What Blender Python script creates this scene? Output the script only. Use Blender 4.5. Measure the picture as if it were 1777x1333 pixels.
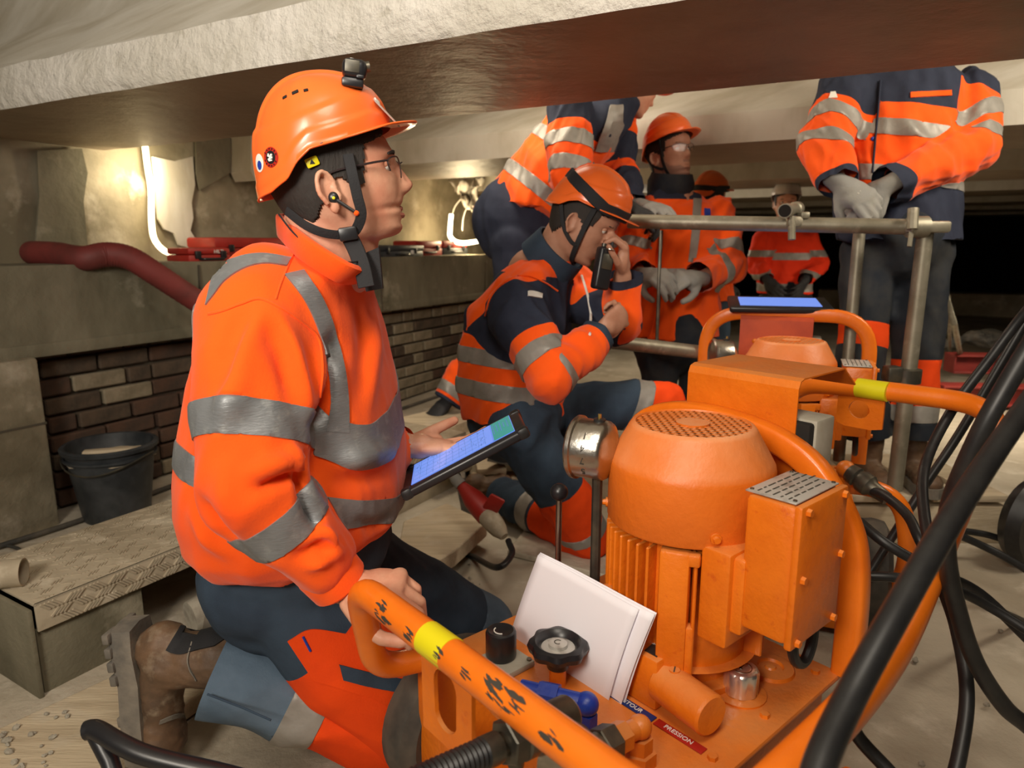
import bpy, bmesh, math, random
import numpy as np
from mathutils import Vector, Matrix, noise
random.seed(7); RNG = np.random.default_rng(7)
S = bpy.context.scene
for _o in list(bpy.data.objects): bpy.data.objects.remove(_o)

# ------------------------------------------------------------------ camera
PITCH = math.radians(11.4); CAMH = 1.05; FPX = 1200.0
cd = bpy.data.cameras.new('camera'); cam = bpy.data.objects.new('camera', cd); S.collection.objects.link(cam)
cd.sensor_width = 36.0; cd.lens = 36.0 * FPX / 1777.0; cd.clip_start = 0.02
cam.location = (0, 0, CAMH); cam.rotation_euler = (math.pi/2 - PITCH, 0, 0)
cd.dof.use_dof = True; cd.dof.focus_distance = 1.25; cd.dof.aperture_fstop = 5.0
S.camera = cam
# ------------------------------------------------------------------ world, lamps, exposure
w = bpy.data.worlds.new('world'); S.world = w; w.use_nodes = True
w.node_tree.nodes['Background'].inputs[0].default_value = (1.0, 0.86, 0.68, 1)
w.node_tree.nodes['Background'].inputs[1].default_value = 0.06
S.view_settings.view_transform = 'Standard'; S.view_settings.look = 'None'
S.view_settings.gamma = 1.0; S.view_settings.use_curve_mapping = False
S.view_settings.exposure = -0.15
S.cycles.max_bounces = 6; S.cycles.diffuse_bounces = 4; S.cycles.glossy_bounces = 3
S.cycles.transparent_max_bounces = 8; S.cycles.sample_clamp_indirect = 4.0
S.cycles.use_denoising = True
def area(name, loc, target, size, power, col, sy=None, spread=180):
    l = bpy.data.lights.new(name, 'AREA'); l.energy = power; l.color = col; l.size = size
    if sy: l.shape = 'RECTANGLE'; l.size_y = sy
    l.spread = math.radians(spread)
    o = bpy.data.objects.new(name, l); S.collection.objects.link(o); o.location = loc
    o.rotation_euler = (Vector(target) - Vector(loc)).to_track_quat('-Z', 'Y').to_euler(); return o
def pointl(name, loc, power, col, r=0.05):
    l = bpy.data.lights.new(name, 'POINT'); l.energy = power; l.color = col; l.shadow_soft_size = r
    o = bpy.data.objects.new(name, l); S.collection.objects.link(o); o.location = loc; return o
WARM = (1.0, 0.88, 0.72)
area('floodlight_key', (-0.9, -0.9, 1.95), (0.1, 1.6, 0.75), 0.6, 34, WARM)
area('floodlight_overhead', (0.1, 0.0, 2.35), (0.3, 1.2, 0.6), 0.6, 20, (1.0, 0.90, 0.76))
area('added_fill_hall', (3.1, 3.55, 1.36), (2.7, 4.1, 0.0), 0.5, 18, (1.0, 0.86, 0.66), None, 120)  # unseen lamp, added to brighten the far hall
area('added_fill_far', (1.2, 6.35, 1.6), (2.0, 5.2, 0.4), 0.6, 14, (1.0, 0.86, 0.66))  # second unseen fill, put in to lift the dark far bay
area('added_fill_right_bay', (1.9, 1.62, 1.9), (0.95, 3.1, 1.2), 0.5, 21, (1.0, 0.88, 0.70))  # added unseen fill for the right-hand girders and the men there
area('added_fill_between_girders', (-0.1, 2.72, 2.05), (0.5, 3.1, 0.4), 0.6, 18, (1.0, 0.86, 0.66))  # unseen fill placed in the gap to light the background
pointl('ledge_lamp', (-0.34, 5.30, 1.12), 22, (1.0, 0.78, 0.45), 0.06)
area('wall_lamp', (-1.66, 3.36, 1.44), (-2.05, 3.58, 1.30), 0.08, 3.2, (1.0, 0.85, 0.58), None, 150)
area('added_fill_girder', (-0.9, -0.9, 1.75), (-0.6, 1.8, 1.78), 0.5, 15, (1.0, 0.93, 0.84), None, 100)  # added lamp out of view, brightens the near girder face

# ------------------------------------------------------------------ pixel rays of the reference frame -> points of the place
AX = Vector((0, math.cos(PITCH), -math.sin(PITCH))); UPV = Vector((0, math.sin(PITCH), math.cos(PITCH))); CAM = Vector((0, 0, CAMH))
def ray(x, y): return AX + Vector((1, 0, 0))*((x-888.5)/FPX) - UPV*((y-666.5)/FPX)
def P(x, y, d): return CAM + ray(x, y)*d                 # point at depth d along the optical axis
def G(x, y, z=0.0):                                       # point on the horizontal plane z
    r = ray(x, y); return CAM + r*((z-CAMH)/r.z)
def YP(x, y, Y): r = ray(x, y); return CAM + r*(Y/r.y)
def PL(x, y, p0, n):                                      # point on the plane through p0 with normal n
    r = ray(x, y); n = Vector(n); return CAM + r*((Vector(p0)-CAM).dot(n)/r.dot(n))

# ------------------------------------------------------------------ materials
MATS = {}
def _mixc(nt, fac, a, b):
    m = nt.nodes.new('ShaderNodeMix'); m.data_type = 'RGBA'
    nt.links.new(fac, m.inputs[0])
    for s, v in ((6, a), (7, b)):
        if isinstance(v, tuple): m.inputs[s].default_value = (*v, 1)
        else: nt.links.new(v, m.inputs[s])
    return m.outputs[2]
def _noise(nt, co, scale, detail=4, rough=0.6, stretch=None):
    n = nt.nodes.new('ShaderNodeTexNoise'); n.inputs['Scale'].default_value = scale
    n.inputs['Detail'].default_value = detail; n.inputs['Roughness'].default_value = rough
    if stretch:
        mp = nt.nodes.new('ShaderNodeMapping'); mp.inputs['Scale'].default_value = stretch
        nt.links.new(co, mp.inputs[0]); co = mp.outputs[0]
    nt.links.new(co, n.inputs['Vector']); return n.outputs[0]
def _ramp(nt, fac, lo, hi):
    r = nt.nodes.new('ShaderNodeMapRange'); r.inputs[1].default_value = lo; r.inputs[2].default_value = hi
    nt.links.new(fac, r.inputs[0]); return r.outputs[0]
def mat(name, col, rough=0.6, metal=0.0, var=None, vscale=6, vlo=.4, vhi=.65, var2=None, v2scale=30, v2lo=.55, v2hi=.7, stretch=None,
        bump=0.0, bscale=60, emit=None, estr=1.0, spec=0.5, sheen=0.0, alpha=None, trans=0.0, bstretch=None, coat=0.0, lit_dust=None):
    m = bpy.data.materials.new(name); m.use_nodes = True; nt = m.node_tree; b = nt.nodes['Principled BSDF']
    tc = nt.nodes.new('ShaderNodeTexCoord'); co = tc.outputs['Object']
    c = tuple(col)
    if coat > 1: coat = 0
    if var: c = _mixc(nt, _ramp(nt, _noise(nt, co, vscale, stretch=stretch), vlo, vhi), c, tuple(var))
    if var2: c = _mixc(nt, _ramp(nt, _noise(nt, co, v2scale, 6), v2lo, v2hi), c, tuple(var2))
    if lit_dust:                                              # pale dusty tint, light from above painted into the upward faces
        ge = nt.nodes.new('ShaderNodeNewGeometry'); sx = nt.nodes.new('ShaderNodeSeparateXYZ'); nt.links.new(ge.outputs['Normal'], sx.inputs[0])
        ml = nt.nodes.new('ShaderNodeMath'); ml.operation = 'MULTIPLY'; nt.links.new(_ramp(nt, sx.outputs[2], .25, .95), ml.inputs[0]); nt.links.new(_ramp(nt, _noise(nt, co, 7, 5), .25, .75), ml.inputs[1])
        c = _mixc(nt, ml.outputs[0], c, tuple(lit_dust))
    if isinstance(c, tuple): b.inputs['Base Color'].default_value = (*c, 1)
    else: nt.links.new(c, b.inputs['Base Color'])
    b.inputs['Roughness'].default_value = rough; b.inputs['Metallic'].default_value = metal
    b.inputs['Specular IOR Level'].default_value = spec; b.inputs['Sheen Weight'].default_value = sheen
    b.inputs['Coat Weight'].default_value = coat
    if trans: b.inputs['Transmission Weight'].default_value = trans
    if alpha is not None: b.inputs['Alpha'].default_value = alpha
    if bump:
        bp = nt.nodes.new('ShaderNodeBump'); bp.inputs['Strength'].default_value = 1.0; bp.inputs['Distance'].default_value = bump
        nt.links.new(_noise(nt, co, bscale, 5, stretch=bstretch), bp.inputs['Height']); nt.links.new(bp.outputs[0], b.inputs['Normal'])
    if emit: b.inputs['Emission Color'].default_value = (*emit, 1); b.inputs['Emission Strength'].default_value = estr
    MATS[name] = m; return m
M = lambda n: MATS[n]
mat('paint', (.80, .19, .008), .38, var=(.68, .145, .006), vscale=9, var2=(.62, .11, .006), v2scale=45, v2lo=.62, v2hi=.72, bump=.0012, bscale=70, lit_dust=(.62, .24, .07))
mat('paint_tube', (.88, .20, .012), .3, var=(.78, .16, .008), vscale=8, bump=.0006, bscale=60)
mat('paint_chip', (.045, .04, .03), .7)
mat('paint_lit_dusty', (.76, .17, .012), .45, var=(.70, .15, .012), vscale=5, bump=.0012, bscale=60, lit_dust=(.80, .40, .20))
mat('paint_red', (.58, .075, .012), .45, var=(.45, .05, .01), vscale=8)
mat('yellow_tape', (.75, .66, .01), .4)
mat('steel', (.55, .52, .47), .28, 1.0, var=(.42, .38, .32), vscale=14, bump=.0006, bscale=90)
mat('chrome', (.82, .79, .74), .28, .9)
mat('dark_steel', (.10, .095, .08), .42, .8, var=(.17, .15, .11), vscale=20)
mat('grey_plate', (.50, .48, .44), .45, .3, var=(.30, .27, .24), vscale=22, vlo=.5, vhi=.62)
mat('hollow', (.01, .008, .006), .9)
mat('rubber', (.011, .011, .012), .42, var=(.02, .02, .02), vscale=30)
mat('rubber_dusty', (.035, .034, .03), .7, var=(.10, .085, .065), vscale=10)
mat('black_plastic', (.014, .014, .016), .35)
mat('black_cloth', (.012, .012, .014), .8, bump=.0008, bscale=300)
mat('blue_paint', (.012, .045, .36), .35, bump=.0008, bscale=90)
mat('paper', (.86, .84, .90), .7)
mat('ink', (.30, .30, .36), .7)
mat('white_ink', (.8, .78, .72), .6)
mat('grey_box', (.40, .37, .30), .6, var=(.32, .29, .22), vscale=12)
mat('plate_red', (.42, .018, .01), .4); mat('plate_blue', (.01, .03, .16), .4); mat('plate_black', (.02, .02, .02), .4)
# cloth
CL = dict(rough=.85, spec=.2)
mat('hivis', (1.0, .112, .006), sheen=.15, var=(.95, .09, .004), vscale=5, bump=.0006, bscale=260, **CL)
mat('hivis_red', (.95, .05, .012), var=(.85, .04, .01), vscale=6, **CL)
mat('hivis_trouser', (.90, .075, .006), var=(.78, .06, .006), vscale=6, bump=.0006, bscale=260, **CL)
mat('reflective', (.25, .26, .27), .42, .35, var=(.20, .21, .22), vscale=16, var2=(.32, .33, .33), v2scale=40, bump=.0008, bscale=90, bstretch=(1, 1, 4))
mat('reflective_bright', (.31, .29, .26), .5, .2, var=(.25, .235, .21), vscale=14, bump=.0008, bscale=80)
mat('navy', (.030, .036, .060), var=(.022, .026, .045), vscale=9, bump=.0006, bscale=260, **CL)
mat('slate', (.042, .066, .10), var=(.03, .046, .072), vscale=8, bump=.0007, bscale=280, **CL)
mat('slate_light', (.11, .16, .22), var=(.08, .12, .17), vscale=8, bump=.0007, bscale=280, **CL)
mat('dark_trouser', (.018, .022, .03), var=(.04, .04, .04), vscale=7, **CL)
mat('helmet_orange', (.95, .165, .028), .3, var=(.90, .15, .025), vscale=8, coat=.08)
mat('helmet_white', (.72, .66, .62), .35)
mat('skin', (.66, .345, .225), .5, var=(.60, .26, .165), vscale=18, bump=.0005, bscale=180, spec=.4)
mat('lips', (.40, .14, .10), .5)
mat('hair', (.020, .015, .012), .75, bump=.002, bscale=160, bstretch=(1, 1, .3))
mat('stubble', (.33, .17, .12), .7)
mat('skin_dark', (.50, .25, .16), .55, var=(.42, .19, .115), vscale=16, bump=.0005, bscale=180)
mat('eye_white', (.7, .66, .6), .25); mat('iris', (.03, .02, .015), .2)
mat('glove', (.27, .265, .25), .8, var=(.28, .27, .24), vscale=20, bump=.001, bscale=150)
mat('glove_dark', (.02, .02, .022), .7)
mat('boot_leather', (.15, .085, .045), .62, var=(.08, .048, .028), vscale=14, var2=(.24, .18, .12), v2scale=20, bump=.0015, bscale=50)
mat('boot_sole', (.11, .10, .085), .8, var=(.22, .19, .15), vscale=12, bump=.0015, bscale=60)
mat('lens', (.9, .95, .95), .06, trans=1.0, alpha=.10, spec=0.0)
mat('frame_dark', (.03, .02, .02), .3)
mat('screen_blue', (.02, .03, .05), .2, emit=(.14, .26, .85), estr=1.0)
mat('screen_pale', (.02, .03, .05), .2, emit=(.20, .34, .95), estr=1.0)
mat('screen_teal', (.01, .04, .04), .2, emit=(.03, .30, .27), estr=1.0)
mat('screen_text', (.02, .02, .05), .3, emit=(.10, .20, .50), estr=1.0)
# place
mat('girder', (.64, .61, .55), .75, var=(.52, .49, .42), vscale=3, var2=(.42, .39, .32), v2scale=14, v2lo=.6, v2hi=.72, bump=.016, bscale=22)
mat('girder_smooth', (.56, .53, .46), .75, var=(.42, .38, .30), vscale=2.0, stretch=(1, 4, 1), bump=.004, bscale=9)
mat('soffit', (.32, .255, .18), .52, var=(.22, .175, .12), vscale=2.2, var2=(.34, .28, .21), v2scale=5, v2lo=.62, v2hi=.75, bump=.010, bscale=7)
mat('floor', (.50, .44, .345), .85, var=(.34, .29, .215), vscale=2.2, var2=(.60, .54, .44), v2scale=7, bump=.006, bscale=22)
mat('concrete_wall', (.30, .26, .18), .8, var=(.16, .135, .085), vscale=2.5, vlo=.4, vhi=.6, var2=(.42, .37, .28), v2scale=3.5, v2lo=.56, v2hi=.68, bump=.006, bscale=18)
mat('concrete_dark', (.19, .17, .115), .8, var=(.10, .09, .055), vscale=3.5, stretch=(1, 1, .45), var2=(.33, .30, .22), v2scale=4, v2lo=.58, v2hi=.72, bump=.006, bscale=18)
mat('brick_red', (.085, .043, .025), .85, var=(.048, .03, .02), vscale=10, bump=.004, bscale=40)
mat('brick_brown', (.095, .064, .04), .85, var=(.052, .037, .024), vscale=12, bump=.004, bscale=40)
mat('brick_pale', (.26, .215, .145), .85, var=(.17, .14, .09), vscale=12, bump=.004, bscale=40)
mat('mortar', (.075, .062, .042), .9)
mat('timber', (.60, .50, .35), .75, var=(.46, .37, .25), vscale=3, stretch=(1, 10, 10), var2=(.58, .50, .38), v2scale=8, bump=.002, bscale=20, bstretch=(1, 9, 9))
mat('dusty_steel', (.48, .41, .30), .75, .1, var=(.36, .30, .21), vscale=4, var2=(.58, .51, .39), v2scale=9, bump=.002, bscale=30)
mat('galvanised', (.30, .275, .21), .5, .6, var=(.20, .18, .13), vscale=9, var2=(.40, .36, .28), v2scale=20)
mat('red_plastic', (.40, .022, .014), .5, var=(.30, .018, .012), vscale=8)
mat('red_hose', (.19, .028, .024), .65, var=(.12, .022, .018), vscale=8)
mat('red_steel', (.28, .028, .02), .6, var=(.18, .02, .016), vscale=5)
mat('bucket', (.018, .022, .026), .5, var=(.05, .055, .06), vscale=9)
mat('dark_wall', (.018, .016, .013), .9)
mat('rope_light', (.9, .8, .6), .4, emit=(1.0, .78, .42), estr=7.0)
mat('lamp_glow', (1, 1, 1), .4, emit=(1.0, .85, .55), estr=9.0)
mat('white_sheet', (.66, .62, .55), .8, bump=.004, bscale=14)
mat('brass', (.55, .40, .12), .35, .9)
mat('stone', (.40, .37, .30), .85, var=(.28, .25, .2), vscale=30)

# ------------------------------------------------------------------ mesh builder
def frame_from(d, ref=None):
    d = Vector(d).normalized(); ref = Vector(ref) if ref is not None else (Vector((0, 0, 1)) if abs(d.z) < .9 else Vector((1, 0, 0)))
    a = ref - d*ref.dot(d); a.normalize(); return a, d.cross(a), d
def spline(pts, n=8):
    pts = [Vector(p) for p in pts]
    if len(pts) < 3: return pts
    out = []
    for i in range(len(pts)-1):
        p0 = pts[i-1] if i else pts[0]*2-pts[1]; p1, p2 = pts[i], pts[i+1]
        p3 = pts[i+2] if i+2 < len(pts) else pts[-1]*2-pts[-2]
        for k in range(n):
            t = k/n
            out.append(.5*((2*p1)+(p2-p0)*t+(2*p0-5*p1+4*p2-p3)*t*t+(3*p1-p0-3*p2+p3)*t**3))
    out.append(pts[-1]); return out
def fillet(pts, r, n=6):
    pts = [Vector(p) for p in pts]; out = [pts[0]]
    for i in range(1, len(pts)-1):
        p, a, b = pts[i], pts[i-1], pts[i+1]
        da = (a-p); db = (b-p); la = min(r, da.length*.48); lb = min(r, db.length*.48)
        A = p+da.normalized()*la; B = p+db.normalized()*lb
        for k in range(n+1):
            t = k/n; out.append(A*(1-t)**2+p*2*t*(1-t)+B*t*t)
    out.append(pts[-1]); return out
class MB:
    def __init__(s, xf=None): s.v = []; s.f = []; s.mi = []; s.xf = xf; s.cur = 0
    def add(s, vs, fs):
        n = len(s.v); s.v += [Vector(v) for v in vs]; s.f += [tuple(i+n for i in f) for f in fs]; s.mi += [s.cur]*len(fs); return s
    def box(s, c, size, R=None, bev=0.0, seg=2):
        bm = bmesh.new(); bmesh.ops.create_cube(bm, size=1.0)
        for v in bm.verts: v.co = Vector((v.co.x*size[0], v.co.y*size[1], v.co.z*size[2]))
        if bev: bmesh.ops.bevel(bm, geom=bm.edges[:], offset=bev, segments=seg, affect='EDGES', profile=.5)
        R = R.to_3x3() if R is not None else Matrix.Identity(3); c = Vector(c)
        bm.verts.index_update()
        s.add([R @ v.co + c for v in bm.verts], [[v.index for v in f.verts] for f in bm.faces]); bm.free(); return s
    def cyl(s, p0, p1, r0, r1=None, n=20, cap=True, bev=0.0):
        p0 = Vector(p0); p1 = Vector(p1); r1 = r0 if r1 is None else r1
        L = (p1-p0).length
        prof = [(r0, 0), (r1, L)] if not bev else [(r0-bev, 0), (r0, bev), (r1, L-bev), (r1-bev, L)]
        return s.lathe(prof, p0, p1-p0, n, cap)
    def lathe(s, prof, o, d, n=24, cap=True, wob=None):
        a, b, d = frame_from(d); o = Vector(o); vs = []; fs = []
        for k, (r, h) in enumerate(prof):
            for i in range(n):
                t = 2*math.pi*i/n; rr = r if wob is None else wob(r, h, t)
                vs.append(o+d*h+(a*math.cos(t)+b*math.sin(t))*rr)
        for k in range(len(prof)-1):
            for i in range(n):
                j = (i+1) % n; fs.append((k*n+i, k*n+j, (k+1)*n+j, (k+1)*n+i))
        if cap: fs.append(tuple(reversed(range(n)))); m = (len(prof)-1)*n; fs.append(tuple(range(m, m+n)))
        return s.add(vs, fs)
    def tube(s, pts, r, n=14, cap=True, closed=False, flat=None, ref=None):
        pts = [Vector(p) for p in pts]; m = len(pts); rs = r if isinstance(r, (list, tuple)) else [r]*m
        vs = []; fs = []; prev = None
        for k, p in enumerate(pts):
            if closed: t = pts[(k+1) % m]-pts[k-1]
            else: t = pts[min(k+1, m-1)]-pts[max(k-1, 0)]
            t = t.normalized() if t.length > 1e-9 else Vector((0, 0, 1))
            if prev is None: a, b, _ = frame_from(t, ref)
            else:
                a = prev-t*prev.dot(t)
                a = a.normalized() if a.length > 1e-6 else frame_from(t)[0]
                b = t.cross(a)
            prev = a
            for i in range(n):
                q = 2*math.pi*i/n; ca, sb = math.cos(q), math.sin(q)
                if flat: # rounded rectangle section: flat=(ra, rb)
                    ex = .45; ca = math.copysign(abs(ca)**ex, ca)*flat[0]; sb = math.copysign(abs(sb)**ex, sb)*flat[1]; vs.append(p+a*ca+b*sb)
                else: vs.append(p+(a*ca+b*sb)*rs[k])
        rng = m if closed else m-1
        for k in range(rng):
            for i in range(n):
                j = (i+1) % n; k2 = (k+1) % m; fs.append((k*n+i, k*n+j, k2*n+j, k2*n+i))
        if cap and not closed: fs.append(tuple(reversed(range(n)))); fs.append(tuple(range((m-1)*n, m*n)))
        return s.add(vs, fs)
    def prism(s, poly, o, ax, ay, th):                    # outline in the plane (ax, ay) extruded by th along ax x ay
        ax = Vector(ax); ay = Vector(ay); nz = ax.cross(ay).normalized()*th; o = Vector(o); n = len(poly)
        A = [o+ax*p[0]+ay*p[1] for p in poly]
        return s.add(A+[p+nz for p in A], [tuple(reversed(range(n))), tuple(range(n, 2*n))]+[(i, (i+1) % n, (i+1) % n+n, i+n) for i in range(n)])
    def ell(s, c, r, R=None, nu=24, nv=14):
        R = R.to_3x3() if R is not None else Matrix.Identity(3); c = Vector(c); vs = [c+R @ Vector((0, 0, r[2]))]; fs = []
        for k in range(1, nv):
            ph = math.pi*k/nv
            for i in range(nu):
                t = 2*math.pi*i/nu; vs.append(c+R @ Vector((r[0]*math.sin(ph)*math.cos(t), r[1]*math.sin(ph)*math.sin(t), r[2]*math.cos(ph))))
        vs.append(c-R @ Vector((0, 0, r[2]))); e = len(vs)-1
        for i in range(nu): fs.append((0, 1+i, 1+(i+1) % nu))
        for k in range(nv-2):
            for i in range(nu):
                a = 1+k*nu+i; b = 1+k*nu+(i+1) % nu; fs.append((a, a+nu, b+nu, b))
        m = 1+(nv-2)*nu
        for i in range(nu): fs.append((m+i, e, m+(i+1) % nu))
        return s.add(vs, fs)
    def loft(s, rings, cap=True):                         # rings: equal-length closed vertex loops
        n = len(rings[0]); vs = [v for r in rings for v in r]; fs = []
        for k in range(len(rings)-1):
            for i in range(n):
                j = (i+1) % n; fs.append((k*n+i, k*n+j, (k+1)*n+j, (k+1)*n+i))
        if cap: fs.append(tuple(reversed(range(n)))); m = (len(rings)-1)*n; fs.append(tuple(range(m, m+n)))
        return s.add(vs, fs)
    def ecap(s, p0, p1, r0, r1, n=18, flat=(1, 1), ref=None):  # tapered capsule with round ends
        p0 = Vector(p0); p1 = Vector(p1); a, b, d = frame_from(p1-p0, ref); L = (p1-p0).length; prof = []
        for k in range(1, 6): q = math.pi/2*k/6; prof.append((r0*math.sin(q), -r0*math.cos(q)))
        for k in range(0, 7): t = k/6; prof.append((r0*(1-t)+r1*t, L*t))
        for k in range(5, 0, -1): q = math.pi/2*k/6; prof.append((r1*math.sin(q), L+r1*math.cos(q)))
        return s.loft([[p0+d*h+a*(r*flat[0]*math.cos(2*math.pi*i/n))+b*(r*flat[1]*math.sin(2*math.pi*i/n)) for i in range(n)] for r, h in prof])
    def mesh(s, name):
        me = bpy.data.meshes.new(name)
        vs = s.v if s.xf is None else [s.xf @ v for v in s.v]
        me.from_pydata([tuple(v) for v in vs], [], s.f); me.update(); return me
def finish(me, angle=35):
    bm = bmesh.new(); bm.from_mesh(me); bmesh.ops.recalc_face_normals(bm, faces=bm.faces[:]); bm.to_mesh(me); bm.free()
    me.polygons.foreach_set('use_smooth', [True]*len(me.polygons)); me.set_sharp_from_angle(angle=math.radians(angle)); me.update()
def rootof(o):
    while o.parent: o = o.parent
    return o
def link(name, me, parent=None, world=False):
    o = bpy.data.objects.new(name, me); S.collection.objects.link(o)
    if parent is not None:
        o.parent = parent
        if world:
            r = rootof(parent); r_m = Matrix.LocRotScale(r.location, r.rotation_euler, None); me.transform(r_m.inverted())
    return o
def obj(name, mb, m, parent=None, world=False, angle=35, label=None):
    me = mb.mesh(name); ms = m if isinstance(m, (list, tuple)) else [m]
    for x in ms: me.materials.append(M(x) if isinstance(x, str) else x)
    if len(ms) > 1: me.polygons.foreach_set('material_index', mb.mi)
    finish(me, angle); o = link(name, me, parent, world)
    if label: o['label'] = label
    return o
def thing(name, loc, label, cat, rotz=0.0, group=None):
    o = bpy.data.objects.new(name, None); S.collection.objects.link(o); o.location = loc; o.rotation_euler = (0, 0, rotz)
    o.empty_display_size = .1; return tag(o, label, cat, group)
def tag(o, label, cat, group=None):
    o['label'] = label; o['category'] = cat
    if group: o['group'] = group
    return o
def struct(name, mb, m, angle=35, parent=None):
    o = obj(name, mb, m, parent, angle=angle); o['kind'] = 'structure'; return o
def text_mesh(txt, size, extrude=.0004):
    cu = bpy.data.curves.new('t', 'FONT'); cu.body = txt; cu.size = size; cu.extrude = extrude; cu.align_x = 'CENTER'; cu.align_y = 'CENTER'
    t = bpy.data.objects.new('t', cu); S.collection.objects.link(t); bpy.context.view_layer.update()
    me = bpy.data.meshes.new_from_object(t.evaluated_get(bpy.context.evaluated_depsgraph_get()))
    bpy.data.objects.remove(t); bpy.data.curves.remove(cu); return me
def lettering(name, txt, size, o, ax, ay, m, parent, world=False, extrude=.0004, bend=None):
    me = text_mesh(txt, size, extrude); ax = Vector(ax).normalized(); ay = Vector(ay).normalized(); az = ax.cross(ay)
    if bend: # wrap around a cylinder: bend = radius, arc along ay
        for v in me.vertices:
            x, y, z = v.co; t = y/bend; p = Vector(o)+ax*x+ay*((bend+z)*math.sin(t))+az*((bend+z)*math.cos(t)-bend); v.co = p
    else: me.transform(Matrix(((ax.x, ay.x, az.x, o[0]), (ax.y, ay.y, az.y, o[1]), (ax.z, ay.z, az.z, o[2]), (0, 0, 0, 1))))
    me.materials.append(M(m)); return link(name, me, parent, world)
def wave(p, seed, freqs, amps, ridge=True):                # cheap vectorised fold pattern on an (n,3) array
    r = np.random.default_rng(seed); out = np.zeros(len(p)); q = p.copy()
    q = q + .03*np.sin(p[:, [1, 2, 0]]*14+r.uniform(0, 6, 3))
    for f, a in zip(freqs, amps):
        for _ in range(3):
            k = r.normal(size=3); k /= np.linalg.norm(k); s = np.sin(q @ k*f+r.uniform(0, 6.28)+1.5*np.sin(q @ r.normal(size=3)*f*.4))
            out += a/3*((1-2*np.abs(s)) if ridge else s)
    return out
# ================================================================== the place
BE = Vector((-.886, .463, 0)).normalized()                # direction the girders run
BN = Vector((.463, .886, 0)).normalized()                 # across them, away from the camera
ZS = 1.48                                                 # girder soffit height
# floor
mb = MB(); n = 60; gx = np.linspace(-6, 12, n); gy = np.linspace(-2, 22, n)
vs = [(x, y, .012*noise.noise((x*1.3, y*1.3, 0))) for y in gy for x in gx]
mb.add(vs, [(j*n+i, j*n+i+1, (j+1)*n+i+1, (j+1)*n+i) for j in range(n-1) for i in range(n-1)]); struct('floor', mb, 'floor', 60)
# ceiling slab over the girders
struct('ceiling', MB().box((2, 9, 2.62), (22, 26, .2)), 'girder_smooth')
# precast girders: flat soffit, upright lip, sloping flange, web
GIRD0 = Vector((.62, 1.187, 0))                           # a point under the near lower edge of the first girder
def girder(k, off, name):
    prof = [(0, 0), (0, .125), (.30, .34), (.36, .46), (.36, 1.1), (.50, 1.1), (.50, .46), (.56, .34), (.80, .125), (.80, 0)]
    if k == 0: prof = [(0, 0), (-.012, .03), (0, .125), (.05, .15), (.30, .36), (.36, .50), (.36, 1.1), (.50, 1.1), (.50, .46), (.54, .34), (.77, .125), (.77, 0)]
    rings = []; N = 120 if k == 0 else 24
    for i in range(N+1):
        t = -7 + 11.5*i/N if k == 0 else -12+16*i/N
        o = GIRD0 + BN*off + BE*t
        ring = []
        for j, (a, h) in enumerate(prof):
            da = .008*noise.noise((t*6, j*3.1, k))+.012*noise.noise((t*1.7, j*2.2, k+5)) if k == 0 else .01*noise.noise((t*2, j, k))
            dz = (.006*noise.noise((t*9, j, 9)) if h > 0 else 0)
            fl = .02*max(0, math.sin(t*9+1.2*math.sin(t*2)))**3 if (k == 0 and .14 < h < .6 and a < .4) else 0   # cast flutes of the flange
            ring.append(o+BN*(a+da-fl*.5)+Vector((0, 0, ZS+h+dz-fl)))
        rings.append(ring)
    mb = MB(); mb.loft(rings); np_ = len(prof)
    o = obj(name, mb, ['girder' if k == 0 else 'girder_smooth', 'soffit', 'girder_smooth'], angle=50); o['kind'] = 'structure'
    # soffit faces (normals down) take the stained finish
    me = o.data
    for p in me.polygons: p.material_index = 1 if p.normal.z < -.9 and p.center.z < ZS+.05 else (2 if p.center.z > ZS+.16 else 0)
    return o
girder(0, 0.0, 'ceiling_girder')
for k in range(1, 7): girder(k, 1.86*k+.02, 'ceiling_girder')
# ---- abutment wall at the left, with bearing ledge
WD = Vector((.475, .88, 0)).normalized(); WN = Vector((.88, -.475, 0)).normalized()   # along the wall, out of the wall
W0 = Vector((-1.90, 2.26, 0))
def wp(t, out, z): return W0+WD*t+WN*out+Vector((0, 0, z))
RW = Matrix((WD, WN*-1, Vector((0, 0, 1)))).transposed()
def wbox(mb, t0, t1, o0, o1, z0, z1, bev=0): return mb.box(wp((t0+t1)/2, (o0+o1)/2, (z0+z1)/2), (t1-t0, o1-o0, z1-z0), RW, bev)
def rough_face(t0, t1, out, z0, z1, amp, nt_, nz_, top=None, seed=0):
    mb = MB(); vs = []
    cols = nz_+1+(3 if top else 0)
    for i in range(nt_+1):
        t = t0+(t1-t0)*i/nt_
        for j in range(nz_+1):
            z = z0+(z1-z0)*j/nz_; vs.append(wp(t, out+amp*noise.fractal((t*3, z*3, seed), 1, 2, 4), z))
        if top:
            for q in range(1, 4): vs.append(wp(t, out+(top-out)*q/3, z1+.5*amp*noise.fractal((t*3, q*.4, seed+3), 1, 2, 4)))
    return mb.add(vs, [(i*cols+j, (i+1)*cols+j, (i+1)*cols+j+1, i*cols+j+1) for i in range(nt_) for j in range(cols-1)])
struct('wall_upper_left', rough_face(-4, 9, -.52, .5, 2.6, .02, 90, 14, seed=2), 'concrete_wall')
struct('trim_ledge', rough_face(-4, 9, 0, .645, .975, .012, 160, 6, top=-.56, seed=1), 'concrete_dark', 40)
wall = struct('wall_left', wbox(MB(), -4, 9, -.7, -.13, -.1, .66), 'mortar')
mb = MB(); wbox(mb, -4, 9, -.35, 0.004, .64, .69, .004); struct('trim_ledge_underside', mb, 'concrete_dark')
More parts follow.
